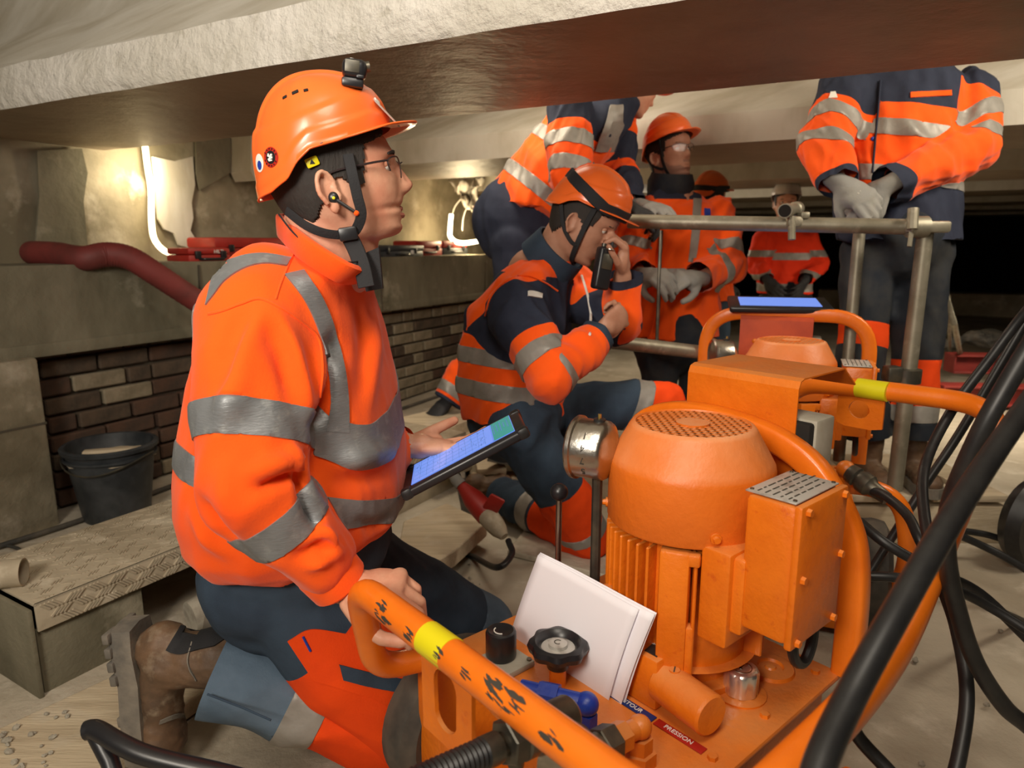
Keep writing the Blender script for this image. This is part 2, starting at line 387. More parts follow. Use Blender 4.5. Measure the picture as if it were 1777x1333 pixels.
# joints of the ledge blocks
for t in (1.02, 2.3, 3.55, 4.7): mb = MB(); wbox(mb, t, t+.008, -.02, .006, .65, .96); obj('joint', mb, 'mortar', wall)
# brickwork below the ledge: every brick a piece
def brick_mesh(s):
    bm = MB(); bm.box((0, 0, 0), (.218*s, .05, .064), None, .006, 1); me = bm.mesh('brick'); finish(me); return me
bmesh_by = {}
for mname in ('brick_red', 'brick_brown', 'brick_pale'):
    for s in (1.0, .48):
        me = brick_mesh(s); me.materials.append(M(mname)); bmesh_by[mname, s] = me
t_end = 5.0
for row in range(9):
    t = .02 + (.113 if row % 2 else 0); z = .045+row*.0755
    while t < t_end:
        s = .48 if (row % 2 == 0 and random.random() < .35) or (random.random() < .12) else 1.0
        L = .218*s; tc = t+L/2
        if tc > .32:
            pale = tc > 2.1
            mname = random.choices(('brick_red', 'brick_brown', 'brick_pale'), (.08, .32, .6) if pale else (.5, .42, .08))[0]
            b = bpy.data.objects.new('brick', bmesh_by[mname, s]); S.collection.objects.link(b); b.parent = wall
            b.matrix_world = Matrix.Translation(wp(tc, -.125+random.uniform(-.006, .008), z)) @ RW.to_4x4() @ Matrix.Rotation(random.uniform(-.02, .02), 4, 'Z')
        t += L+.011
# concrete pillar at the left end of the brickwork
mb = MB(); wbox(mb, -1.2, .29, -.2, .03, -.05, .645, .012); o = struct('wall_pier_left', mb, 'concrete_wall')
mb = MB(); wbox(mb, -1.2, .289, .027, .0325, .395, .403); obj('joint', mb, 'mortar', o)
# upper wall: pale slab that paints in a lit patch and a projecting bearing block
UP0 = wp(0, -.50, 0)
def up_px(x, y, out=0.0): return PL(x, y, UP0+WN*out, WN)
def wall_slab(px, th, m, name):
    q = [up_px(x, y) for x, y in px]; o0 = q[0]; n = len(q)
    mb = MB(); mb.add(q+[p+WN*th for p in q], [tuple(range(n)), tuple(reversed(range(n, 2*n)))]+[(i, (i+1) % n, (i+1) % n+n, i+n) for i in range(n)]); return struct(name, mb, m, 30)
wall_slab([(262, 272), (300, 280), (332, 272), (336, 320), (330, 352), (333, 378), (328, 400), (343, 425), (330, 432), (308, 425), (300, 405), (283, 398), (272, 380), (268, 330)], .012, 'girder_smooth', 'wall_lit_patch')
wall_slab([(62, 262), (140, 258), (150, 300), (143, 350), (150, 425), (60, 425), (66, 340)], .010, 'concrete_dark', 'wall_rust_panel')
wall_slab([(400, 235), (455, 232), (458, 312), (408, 316), (400, 300)], .16, 'girder_smooth', 'wall_bearing_block')
wall_slab([(338, 236), (398, 234), (398, 300), (345, 330), (338, 300)], .010, 'concrete_dark', 'wall_dark_patch')  # darker patch of wall beside the bearing block
# far end
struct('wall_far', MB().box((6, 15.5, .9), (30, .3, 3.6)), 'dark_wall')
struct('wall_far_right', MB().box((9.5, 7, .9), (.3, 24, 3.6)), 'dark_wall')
mb = MB(); c = G(1740, 552, 0); mb.box(c+BN*.25+BE*-2+Vector((0, 0, .17)), (9, .5, .34), Matrix((BE*-1, BN, Vector((0, 0, 1)))).transposed(), .03); struct('trim_far_kerb', mb, 'floor')
# ================================================================== electro-hydraulic power packs
PO = Vector((.295, 1.094, 0)); PYAW = math.radians(41)
def U(x, y, z): return Vector((x, y, z))
def screw(mb, c, d, r=.005, h=.004): mb.cyl(Vector(c)-Vector(d)*.002, Vector(c)+Vector(d)*h, r, r*.9, 6)
def build_pump(first, loc, yaw, label):
    t = thing('hydraulic_power_pack', loc, label, 'machine', yaw, None)
    X, Y, Z = U(1, 0, 0), U(0, 1, 0), U(0, 0, 1)
    # tank with overhanging top plate
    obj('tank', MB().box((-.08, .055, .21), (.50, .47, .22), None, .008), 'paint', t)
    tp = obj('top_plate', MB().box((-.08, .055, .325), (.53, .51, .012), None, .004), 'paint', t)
    for (a, b) in ((-.28, -.17), (-.02, -.172), (.15, -.17), (-.31, .28), (.15, .28), (-.16, -.17)): mb = MB(); screw(mb, (a, b, .331), Z, .008, .006); obj('bolt', mb, 'paint', tp)
    obj('seam', MB().tube([(-.34, -.192, .317), (.18, -.192, .317)], .003, 6), 'paint', t)
    obj('front_plate', MB().box((-.346, .05, .185), (.010, .50, .31), None, .003), 'paint', t)
    # tray rails under the tank
    for s in (-.21, .31): obj('rail', MB().tube([(-.36, s, .09), (.25, s, .09)], .022, 12), 'paint_tube', t)
    # ---- motor
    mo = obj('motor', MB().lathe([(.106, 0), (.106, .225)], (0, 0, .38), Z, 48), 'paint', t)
    obj('motor_flange', MB().lathe([(.105, 0), (.105, .016), (.088, .022), (.085, .05), (.108, .058), (.125, .062)], (0, 0, .33), Z, 40), 'paint', t)
    fin = MB()
    for q in range(44):
        a = 2*math.pi*q/44
        a0 = math.degrees(a) % 360
        if 194 < a0 < 220 or 226 < a0 < 283: continue       # pad and terminal box side
        d = U(math.cos(a), math.sin(a), 0); s = Z.cross(d)
        h = .205; fin.box(d*.117+Z*(.388+h/2), (.034, .0052, h), Matrix((d, s, Z)).transposed(), .002, 1)
    obj('cooling_fins', fin, 'paint', mo)
    d = U(math.cos(math.radians(207)), math.sin(math.radians(207)), 0); s = Z.cross(d); R = Matrix((d, s, Z)).transposed()
    obj('cast_pad', MB().box(d*.120+Z*.49, (.03, .046, .212), R, .005).box(d*.124+s*.028+Z*.585, (.02, .02, .02), R, .004).box(d*.122+s*.026+Z*.43, (.02, .014, .09), R, .004), 'paint', mo)
    bm = MB()
    a = math.radians(149); dd = U(math.cos(a), math.sin(a), 0); bm.box(dd*.135+Z*.478, (.016, .02, .022), Matrix((dd, Z.cross(dd), Z)).transposed(), .003)
    o = obj('lug', bm, 'paint', mo); obj('lug_hole', MB().cyl(dd*.142+Z*.478, dd*.1445+Z*.478, .0045, None, 10), 'hollow', o)
    # fan cowl with a round grille of real bars over a dark fan chamber
    co = obj('fan_cowl', MB().lathe([(.126, -.001), (.132, 0), (.134, .004), (.134, .094), (.1325, .102), (.128, .110), (.102, .156), (.098, .161), (.092, .163), (.0905, .160), (.0905, .12)], (0, 0, .603), Z, 64, False), 'paint_lit_dusty', t)
    obj('fan_chamber', MB().lathe([(.1, 0), (.1, .02)], (0, 0, .69), Z, 32), 'hollow', co)  # near-black disc, shade inside the chamber put into its colour
    gr = MB()
    for k in range(-7, 8):
        q = k*.0122; L = math.sqrt(max(.0001, .0915**2-q*q))
        for dv, off in ((U(.981, -.193, 0), U(.193, .981, 0)), (U(.329, -.944, 0), U(.944, .329, 0))):
            gr.box(off*q+Z*.763, (2*L, .0040, .0012), Matrix((dv, off, Z)).transposed())
    obj('grille', gr, 'paint_lit_dusty', co)
    obj('grille_hub', MB().lathe([(.027, 0), (.027, .005), (.006, .0055)], (0, 0, .7615), Z, 20), 'paint_lit_dusty', co)
    for a in (.2, 2.3, 4.05, 5.3):
        dd = U(math.cos(a), math.sin(a), 0); obj('cowl_screw', MB().cyl(dd*.131+Z*.622, dd*.137+Z*.622, .0085, None, 12).cyl(dd*.1365+Z*.622, dd*.143+Z*.622, .0055, .005, 10), 'paint', co)
    # terminal box
    tb = obj('terminal_box', MB().box((-.014, -.186, .602), (.135, .074, .205), None, .008), 'paint', t)
    obj('box_cover', MB().box((-.014, -.227, .602), (.140, .012, .212), None, .004), 'paint', tb)
    obj('box_neck', MB().box((-.035, -.128, .545), (.10, .06, .12), None, .006).box((-.05, -.115, .535), (.09, .05, .15), None, .005), 'paint', tb)
    for (a, b) in ((-.068, .698), (.04, .698), (-.068, .6), (.045, .605), (-.068, .505), (.04, .505)): sc = MB(); screw(sc, (a, -.233, b), U(0, -1, 0), .0062, .006); obj('cover_screw', sc, 'paint', tb)
    np_ = obj('name_plate', MB().box((-.012, -.182, .7075), (.128, .076, .0025), None, .001), 'grey_plate', tb)
    mb = MB()
    random.seed(3)
    for r in range(5):
        x = -.068
        while x < .04:
            L = random.uniform(.006, .022); mb.box((x+L/2, -.205+r*.0115, .7091), (L, .0022, .0006)); x += L+.006
    obj('plate_print', mb, 'paint_chip', np_)
    for a, b in ((-.068, -.214), (.046, -.214), (-.068, -.15), (.046, -.15)): obj('rivet', MB().cyl((a, b, .708), (a, b, .7105), .003, None, 8), 'dark_steel', np_)
    lo = [P3 for P3 in spline([(.0, -.20, .50), (-.012, -.202, .462), (.0, -.204, .433), (.025, -.206, .425), (.043, -.206, .452), (.046, -.204, .50)], 6)]
    obj('cable_loop', MB().tube(lo, .0085, 10), 'rubber', tb)
    # ---- arch guard behind the motor
    arch = fillet([(.25, -.24, .33), (.25, -.24, .82), (.25, .28, .82), (.25, .28, .33)], .13, 10) if not first else fillet([(.19, -.205, .33), (.19, -.205, .50), (.19, -.185, .60), (.19, -.085, .715), (.19, .17, .735), (.19, .29, .66), (.19, .295, .33)], .16, 8)
    obj('arch_guard', MB().tube(arch, .02, 16, flat=(.0195, .0225)), 'paint_tube', t)
    # ---- folded cover over the control box
    mb = MB(); mb.cur = 0
    pr = [(.222, .60), (.222, .800), (.228, .812), (.24, .816), (.40, .816), (.455, .778)]
    for v0, v1, th in ((-.065, .165, .003),):
        vs = []
        for (a, z) in pr: vs += [U(a, v0, z), U(a, v1, z)]
        q = [(2*i, 2*i+1, 2*i+3, 2*i+2) for i in range(len(pr)-1)]
        mb.add(vs, q)
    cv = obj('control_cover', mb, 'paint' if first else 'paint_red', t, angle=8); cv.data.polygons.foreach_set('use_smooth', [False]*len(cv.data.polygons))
    sm = cv.modifiers.new('s', 'SOLIDIFY'); sm.thickness = .003; sm.offset = 0
    for v_ in (.0, .115): obj('dome_screw', MB().ell((.218, v_, .728), (.005, .0085, .0085)), 'paint', cv)
    obj('control_box', MB().box((.275, .0, .63), (.07, .19, .23), None, .006), 'grey_box', t)
    obj('control_box_seal', MB().box((.234, .0, .63), (.022, .18, .22), None, .006), 'hollow', t)
    # ---- gauge on a riser, facing away
    GX, GY = (-.098, .092) if first else (-.064, .165)
    ga = obj('pressure_gauge', MB().lathe([(.02, -.012), (.046, 0), (.050, .006), (.050, .05), (.054, .052), (.054, .058), (.050, .062), (.047, .058)], (GX, GY, .715), U(-.35, .94, 0), 40), 'steel', t)
    obj('riser', MB().tube([(GX-.007, GY+.018, .33), (GX-.007, GY+.018, .68)], .009, 10).box((GX-.007, GY+.018, .40), (.022, .022, .12), None, .003), 'dark_steel', ga)
    obj('fill_plug', MB().lathe([(.010, 0), (.010, .004), (.006, .005)], (GX-.35*.018, GY+.94*.018, .764), Z, 14), 'rubber', ga)
    obj('pin', MB().lathe([(.003, 0), (.003, .008)], (GX-.35*.018, GY+.94*.018, .768), Z, 8), 'brass', ga)
    if first:
        gd = U(-.35, .94, 0); gs = Z.cross(gd)
        # digits stamped round the side, reading down the case
        for k, ch in enumerate('1475'):
            al = math.radians(50+24*k); rad = -gs*-1
            side = U(-.94, -.35, 0)
            nrm = (Z*math.cos(al)+side*math.sin(al)); c = U(-.098, .092, .715)+gd*.028+nrm*.0502
            lettering('stamped_digit', ch, .017, c, (Z*-math.sin(al)+side*math.cos(al))*-1 if False else gd, (nrm.cross(gd)), 'paint_chip', ga)
    # ---- filler cap
    fc = obj('filler_cap', MB().lathe([(.024, 0), (.028, .004), (.0285, .038), (.026, .043), (.0235, .0445), (.004, .0445)], (.003, -.115, .333), Z, 48, True, lambda r, h, q: r-(.0016 if .003 < h < .040 and math.cos(q*9) > .3 else 0)), 'chrome', t)
    obj('cap_seat', MB().lathe([(.042, 0), (.042, .004), (.03, .005)], (.003, -.115, .33), Z, 24), 'paint', fc)
    mb = MB(); mb.lathe([(.017, .0), (.017, .0012), (.015, .0012), (.015, 0)], (.003, -.115, .377), Z, 24, False).box((.003, -.115, .3778), (.014, .003, .001)).box((-.001, -.112, .3778), (.003, .014, .001)); obj('cap_emblem', mb, 'steel', fc)
    obj('inspection_cap', MB().lathe([(.04, 0), (.038, .006), (.022, .008), (.02, .003), (.01, .004), (.008, .007), (.002, .008)], (.10, -.115, .331), Z, 28), 'paint', t)
    # ---- valve block with solenoid
    vb = obj('valve_block', MB().box((-.100, -.004, .375), (.082, .10, .085), None, .004), 'paint', t)
    obj('solenoid', MB().lathe([(.029, 0), (.032, .003), (.032, .098), (.029, .102)], (-.118, -.048, .374), U(-.15, -1, 0), 36), 'paint', vb)
    obj('slotted_screw', MB().cyl((-.122, -.073, .405), (-.122, -.073, .4075), .0085, None, 16), 'paint', vb)
    obj('screw_slot', MB().box((-.122, -.073, .4078), (.015, .002, .0008), Matrix.Rotation(.5, 3, 'Z')), 'paint_chip', vb)
    obj('lug_eye', MB().lathe([(.004, 0), (.004, .008), (.009, .008), (.009, 0)], (-.06, -.06, .335), Z, 16, False), 'paint', vb)
    pl = obj('type_plate', MB().box((-.103, -.020, .4185), (.055, .05, .0015)), 'plate_black', vb)
    lettering('plate_lettering', 'PRESSION', .0105, (-.103, -.020, .4196), (-.25, 1, 0), (-1, -.25, 0), 'white_ink', pl)
    # ---- marking plates
    for nm, tx, y, mt in (('marking_plate', 'PRESSION', -.112, 'plate_red'), ('marking_plate', 'RETOUR', -.022, 'plate_blue')):
        p = obj(nm, MB().box((-.158, y, .3325), (.016, .086, .002), None, .0006), mt, t, label='red plate lettered PRESSION' if y < -.1 else 'blue plate lettered RETOUR')
        lettering('plate_lettering', tx, .0115, (-.158, y+.002, .3338), (0, -1, 0), (1, 0, 0), 'white_ink', p)
    # ---- pressure regulator knobs
    kb = obj('selector_base', MB().box((-.238, .195, .337), (.075, .075, .012), None, .003), 'grey_box', t)
    obj('selector_knob', MB().lathe([(.024, 0), (.027, .006), (.027, .046), (.0255, .050), (.022, .052), (.012, .049), (.003, .048)], (-.238, .205, .343), Z, 32), 'black_plastic', kb)
    obj('turn_mark', MB().tube([(-.238+.012*math.cos(q), .205+.012*math.sin(q), .3935) for q in np.linspace(1.8, 4.2, 10)], .0012, 6), 'white_ink', kb)
    for a, b in ((-.208, .165), (-.268, .165), (-.208, .228)): obj('socket_screw', MB().cyl((a, b, .343), (a, b, .346), .0045, None, 10), 'dark_steel', kb)
    hw = obj('handwheel', MB().lathe([(.018, -.022), (.020, -.004), (.034, 0), (.046, .006), (.049, .015), (.046, .023), (.038, .025), (.031, .020), (.028, .013), (.012, .011)], (-.205, .098, .385), Z, 64, True, lambda r, h, q: r*(1+.055*math.cos(8*q)) if r > .04 else r), 'black_plastic', t)
    obj('wheel_hub', MB().lathe([(.029, 0), (.028, .002), (.016, .003), (.0155, .009), (.0115, .0105), (.002, .0105)], (-.205, .098, .397), Z, 28), 'grey_plate', hw)
    obj('hub_emblem', MB().tube([(-.205+.006*math.cos(q), .098+.006*math.sin(q), .4078) for q in np.linspace(0, 4.4, 12)], .0008, 6), 'paint_chip', hw)
    obj('spindle', MB().cyl((-.205, .098, .33), (-.205, .098, .37), .014, None, 16), 'paint', hw)
    # ---- shift lever
    lv = obj('lever', MB().tube([(-.085, .22, .33), (-.085, .22, .59)], .0058, 12), 'steel', t)
    obj('lever_ball', MB().ell((-.085, .22, .605), (.0165,)*3), 'black_plastic', lv)
    # ---- fittings on the front edge
    ft = obj('return_elbow', MB().cyl((-.262, -.02, .33), (-.262, -.02, .372), .0165, None, 6).ell((-.262, -.02, .385), (.018, .018, .018)).cyl((-.262, -.02, .386), (-.285, .022, .386), .0135, None, 16).cyl((-.283, .018, .386), (-.298, .044, .386), .0195, None, 6).cyl((-.298, .044, .386), (-.312, .07, .386), .014, None, 16), 'blue_paint', t)
    ft2 = obj('pressure_elbow', MB().cyl((-.245, -.105, .33), (-.245, -.105, .352), .025, None, 6).cyl((-.245, -.105, .35), (-.245, -.105, .374), .019, None, 6).ell((-.245, -.105, .388), (.017, .017, .017)).cyl((-.245, -.105, .388), (-.28, -.10, .388), .014, None, 16).cyl((-.272, -.101, .388), (-.292, -.099, .388), .021, None, 6), 'paint', t)
    obj('union_nut', MB().cyl((-.292, -.099, .388), (-.318, -.096, .388), .026, None, 6, bev=.002).cyl((-.318, -.096, .388), (-.336, -.094, .388), .021, None, 20).cyl((-.336, -.094, .388), (-.36, -.091, .388), .024, None, 6), 'dark_steel', ft2)
    # ---- wheel
    wh = obj('tyre', MB().lathe([(.085, -.035), (.125, -.045), (.15, -.03), (.155, 0), (.15, .03), (.125, .045), (.085, .035)], (-.24, .335, .155), Y, 40), 'rubber_dusty', t)
    obj('wheel_rim', MB().lathe([(.086, -.03), (.075, -.02), (.03, -.012), (.028, -.04), (.01, -.042)], (-.24, .335, .155), Y*-1, 28, False), 'paint', wh)
    wh = obj('tyre', MB().lathe([(.085, -.035), (.125, -.045), (.15, -.03), (.155, 0), (.15, .03), (.125, .045), (.085, .035)], (-.24, -.245, .155), Y, 40), 'rubber_dusty', t)
    for s in (-.16, .26): obj('foot', MB().box((.14, s, .05), (.05, .05, .1), None, .004), 'paint', t)
    return t
p1 = build_pump(True, PO, PYAW, 'orange electric hydraulic pump unit nearest, papers leaning on its finned motor')
# tubular push frame of the near pump: front loop, side run, raised rear handle
path = fillet([(-.342, .275, .352), (-.44, .275, .372)], .03, 5)[:-1]+fillet([(-.342, .275, .352), (-.445, .275, .374), (-.497, .222, .56), (-.4955, 0, .558)], .052, 8)[1:-1]+fillet([ (-.4955, .12, .558), (-.497, -.372, .556), (-.20, -.368, .553), (-.02, -.345, .535), (.29, -.302, .60), (.67, -.262, .735), (.64, .03, .736), (.64, .16, .72), (.55, .18, .58), (.35, .18, .42), (.18, .18, .33)], .10, 8)
fr = obj('push_frame', MB().tube(path, .0212, 20), 'paint_tube', p1)
obj('tape_band', MB().tube([(-.4955, .043, .5581), (-.4955, -.008, .5579)], .0218, 20), 'yellow_tape', fr)
obj('tape_band', MB().tube([(.64, .005, .736), (.64, -.06, .736)], .0218, 20), 'yellow_tape', fr)
# worn-off paint: thin flakes of bare dark metal lying on the tube
def chips(cen, axis, up, L, seed, n, side=0.0):
    r = random.Random(seed); mb = MB(); axis = Vector(axis).normalized(); up = Vector(up).normalized(); sd = axis.cross(up)
    R0 = .02145
    for _ in range(n):
        s0 = r.uniform(-L/2, L/2); a0 = side+r.uniform(-.55, .55)*(1 if n > 6 else .5); k = r.randint(6, 9); la = r.uniform(.003, .011); lb = r.uniform(.05, .2)
        pts = []
        for i in range(k):
            q = 2*math.pi*i/k; rr = r.uniform(.5, 1.25)
            ss = s0+la*rr*math.cos(q)+.006*math.sin(q); aa = a0+lb*rr*math.sin(q)
            pts.append(cen+axis*ss+(up*math.cos(aa)+sd*math.sin(aa))*R0)
        c = sum(pts, Vector())/k; c = c+((c-cen)-axis*(c-cen).dot(axis)).normalized()*.0004
        mb.add(pts+[c], [(i, (i+1) % k, k) for i in range(k)])
    return mb
CU = lambda v_: U(-.4955, v_, .5583)
for cen, L, sd, n in ((.150, .05, -1.05, 26), (.115, .03, -1.2, 14), (-.005, .012, -1.1, 9), (.055, .01, -1.25, 5), (-.06, .012, -1.0, 6), (-.115, .05, -.95, 24), (-.15, .03, -.75, 14), (-.10, .03, -.5, 6), (-.205, .02, -.9, 6), (-.195, .012, -1.2, 5)):
    obj('paint_wear', chips(CU(cen), (0, -1, 0), (0, 0, 1), L, int(cen*1000)+350, max(4, int(n*.65)), -sd+.05), 'paint_chip', fr)
for cen, sd in ((U(.10, -.328, .557), -.2), (U(.33, -.297, .614), .3), (U(.67, -.245, .735), .2), (U(-.1, -.356, .543), -.6)):
    obj('paint_wear', chips(cen, (1, .1, .25), (0, 0, 1), .03, int(sd*100)+31, 5, sd), 'paint_chip', fr)
def slotted(parent, u0, vA, vB, ztop, zbot):
    mb = MB(); n = 18; vc = (vA+vB)/2+.004; hw_ = abs(vB-vA)*.22; zc0, zc1 = zbot+.045, ztop-.045
    # outline of plate and of an upright slot, bridged ring by ring
    inner = []
    for i in range(n):
        q = 2*math.pi*i/n; inner.append((vc+hw_*math.cos(q), (zc1 if math.sin(q) >= 0 else zc0)+hw_*math.sin(q)))
    outer = []
    for (y, z) in inner:
        dy, dz = y-vc, z-(zc0+zc1)/2; k = min(abs(((vB-vA)/2)/dy) if abs(dy) > 1e-6 else 1e9, ((ztop-zbot)/2)/abs(dz) if abs(dz) > 1e-6 else 1e9)
        outer.append((min(max(vc+dy*k, min(vA, vB)), max(vA, vB)), (zc0+zc1)/2+dz*k))
    rings = []
    for x, o in ((u0-.003, outer), (u0-.003, inner), (u0+.003, inner), (u0+.003, outer)): rings.append([U(x, y, z) for y, z in o])
    vs = [p for r_ in rings for p in r_]; fs = []
    for k in range(4):
        for i in range(n): j = (i+1) % n; k2 = (k+1) % 4; fs.append((k*n+i, k*n+j, k2*n+j, k2*n+i))
    return obj('lifting_tab', mb.add(vs, fs), 'paint', parent, angle=30)
slotted(fr, -.4955, .055, -.055, .553, .425); slotted(fr, .64, .045, -.06, .73, .645)
obj('gusset', MB().prism([(-.342, .33), (-.342, .18), (-.36, .2), (-.4955, .45), (-.4955, .545)], (0, .06, 0), (1, 0, 0), (0, 0, 1), .006), 'paint', fr)
p2 = build_pump(False, Vector((.85, 2.09, 0)), math.radians(68), 'orange electric hydraulic pump unit standing behind the nearest one, tablet on its cover')
path2 = fillet([(-.342, .275, .352), (-.40, .275, .375), (-.44, .215, .46), (-.44, -.27, .47), (-.42, -.31, .30), (-.30, -.30, .10), (-.1, -.25, .09)], .09, 8)
obj('push_frame', MB().tube(path2, .0212, 18), 'paint_tube', p2)
# ================================================================== people: tools
from mathutils.bvhtree import BVHTree
def remesh(mb, voxel, it=4, fac=.5, name='m'):
    me = mb.mesh(name); o = bpy.data.objects.new(name, me); S.collection.objects.link(o)
    r = o.modifiers.new('r', 'REMESH'); r.mode = 'VOXEL'; r.voxel_size = voxel
    if it: s = o.modifiers.new('s', 'SMOOTH'); s.factor = fac; s.iterations = it
    bpy.context.view_layer.update()
    ev = bpy.data.meshes.new_from_object(o.evaluated_get(bpy.context.evaluated_depsgraph_get()))
    bpy.data.objects.remove(o); bpy.data.meshes.remove(me); ev.name = name; return ev
def getco(me): a = np.empty(len(me.vertices)*3); me.vertices.foreach_get('co', a); return a.reshape(-1, 3)
def getno(me): a = np.empty(len(me.vertices)*3); me.vertices.foreach_get('normal', a); return a.reshape(-1, 3)
def folds(me, seed, amp, freqs=(22, 45), wts=(1, .5), weight=None, stretch=None):
    c = getco(me); p = c.copy()
    if stretch is not None: d = np.array(stretch[0]); d = d/np.linalg.norm(d); p = p+np.outer(p @ d, d)*(stretch[1]-1)
    h = wave(p, seed, freqs, wts)*amp
    if weight is not None: h = h*weight(c)
    me.vertices.foreach_set('co', (c+getno(me)*h[:, None]).ravel()); me.update()
def bump_at(me, spots):                                   # smooth local bulges (point, radius, height)
    c = getco(me); n = getno(me); h = np.zeros(len(c))
    for p, r, a in spots: h += a*np.exp(-((c-np.array(p))**2).sum(1)/(r*r))
    me.vertices.foreach_set('co', (c+n*h[:, None]).ravel()); me.update()
def bvh_of(me): return BVHTree.FromPolygons([v.co.copy() for v in me.vertices], [tuple(p.vertices) for p in me.polygons])
def hit(bv, x, y):
    r = ray(x, y).normalized(); loc, no, i, d = bv.ray_cast(CAM, r)
    if loc is None:
        loc, no, i, d = bv.find_nearest(CAM+r*1.2)
        # walk along the ray to the place nearest to the surface
        best = None
        for k in range(40):
            q = CAM+r*(.7+k*.06); l2, n2, _, d2 = bv.find_nearest(q)
            if best is None or d2 < best[2]: best = (l2, n2, d2)
        loc, no = best[0], best[1]
    return loc, no
def patch(bv, rowsA, rowsB, off=.002, n=8, k=3, edge=.002):  # strip of cloth lying on a body between two edge lines given as pixels
    A = spline([Vector((a[0], a[1], 0)) for a in rowsA], n); B = spline([Vector((a[0], a[1], 0)) for a in rowsB], n)
    g = []
    for a, b in zip(A, B):
        row = []
        for j in range(k+1):
            q = a.lerp(b, j/k); l, no = hit(bv, q.x, q.y); row.append((l, no))
        g.append(row)
    mb = MB(); m = len(g); top = [[l+no*off for l, no in r] for r in g]; bot = [[l-no*edge for l, no in r] for r in g]
    vs = [v for r in top for v in r]+[v for r in bot for v in r]; w_ = k+1; N = m*w_; fs = []
    for i in range(m-1):
        for j in range(k): a = i*w_+j; fs.append((a, a+1, a+w_+1, a+w_))
    def side(a, b): fs.append((a, b, b+N, a+N))
    for i in range(m-1): side(i*w_, (i+1)*w_); side((i+1)*w_+k, i*w_+k)
    for j in range(k): side(j+1, j); side((m-1)*w_+j, (m-1)*w_+j+1)
    return mb.add(vs, fs)
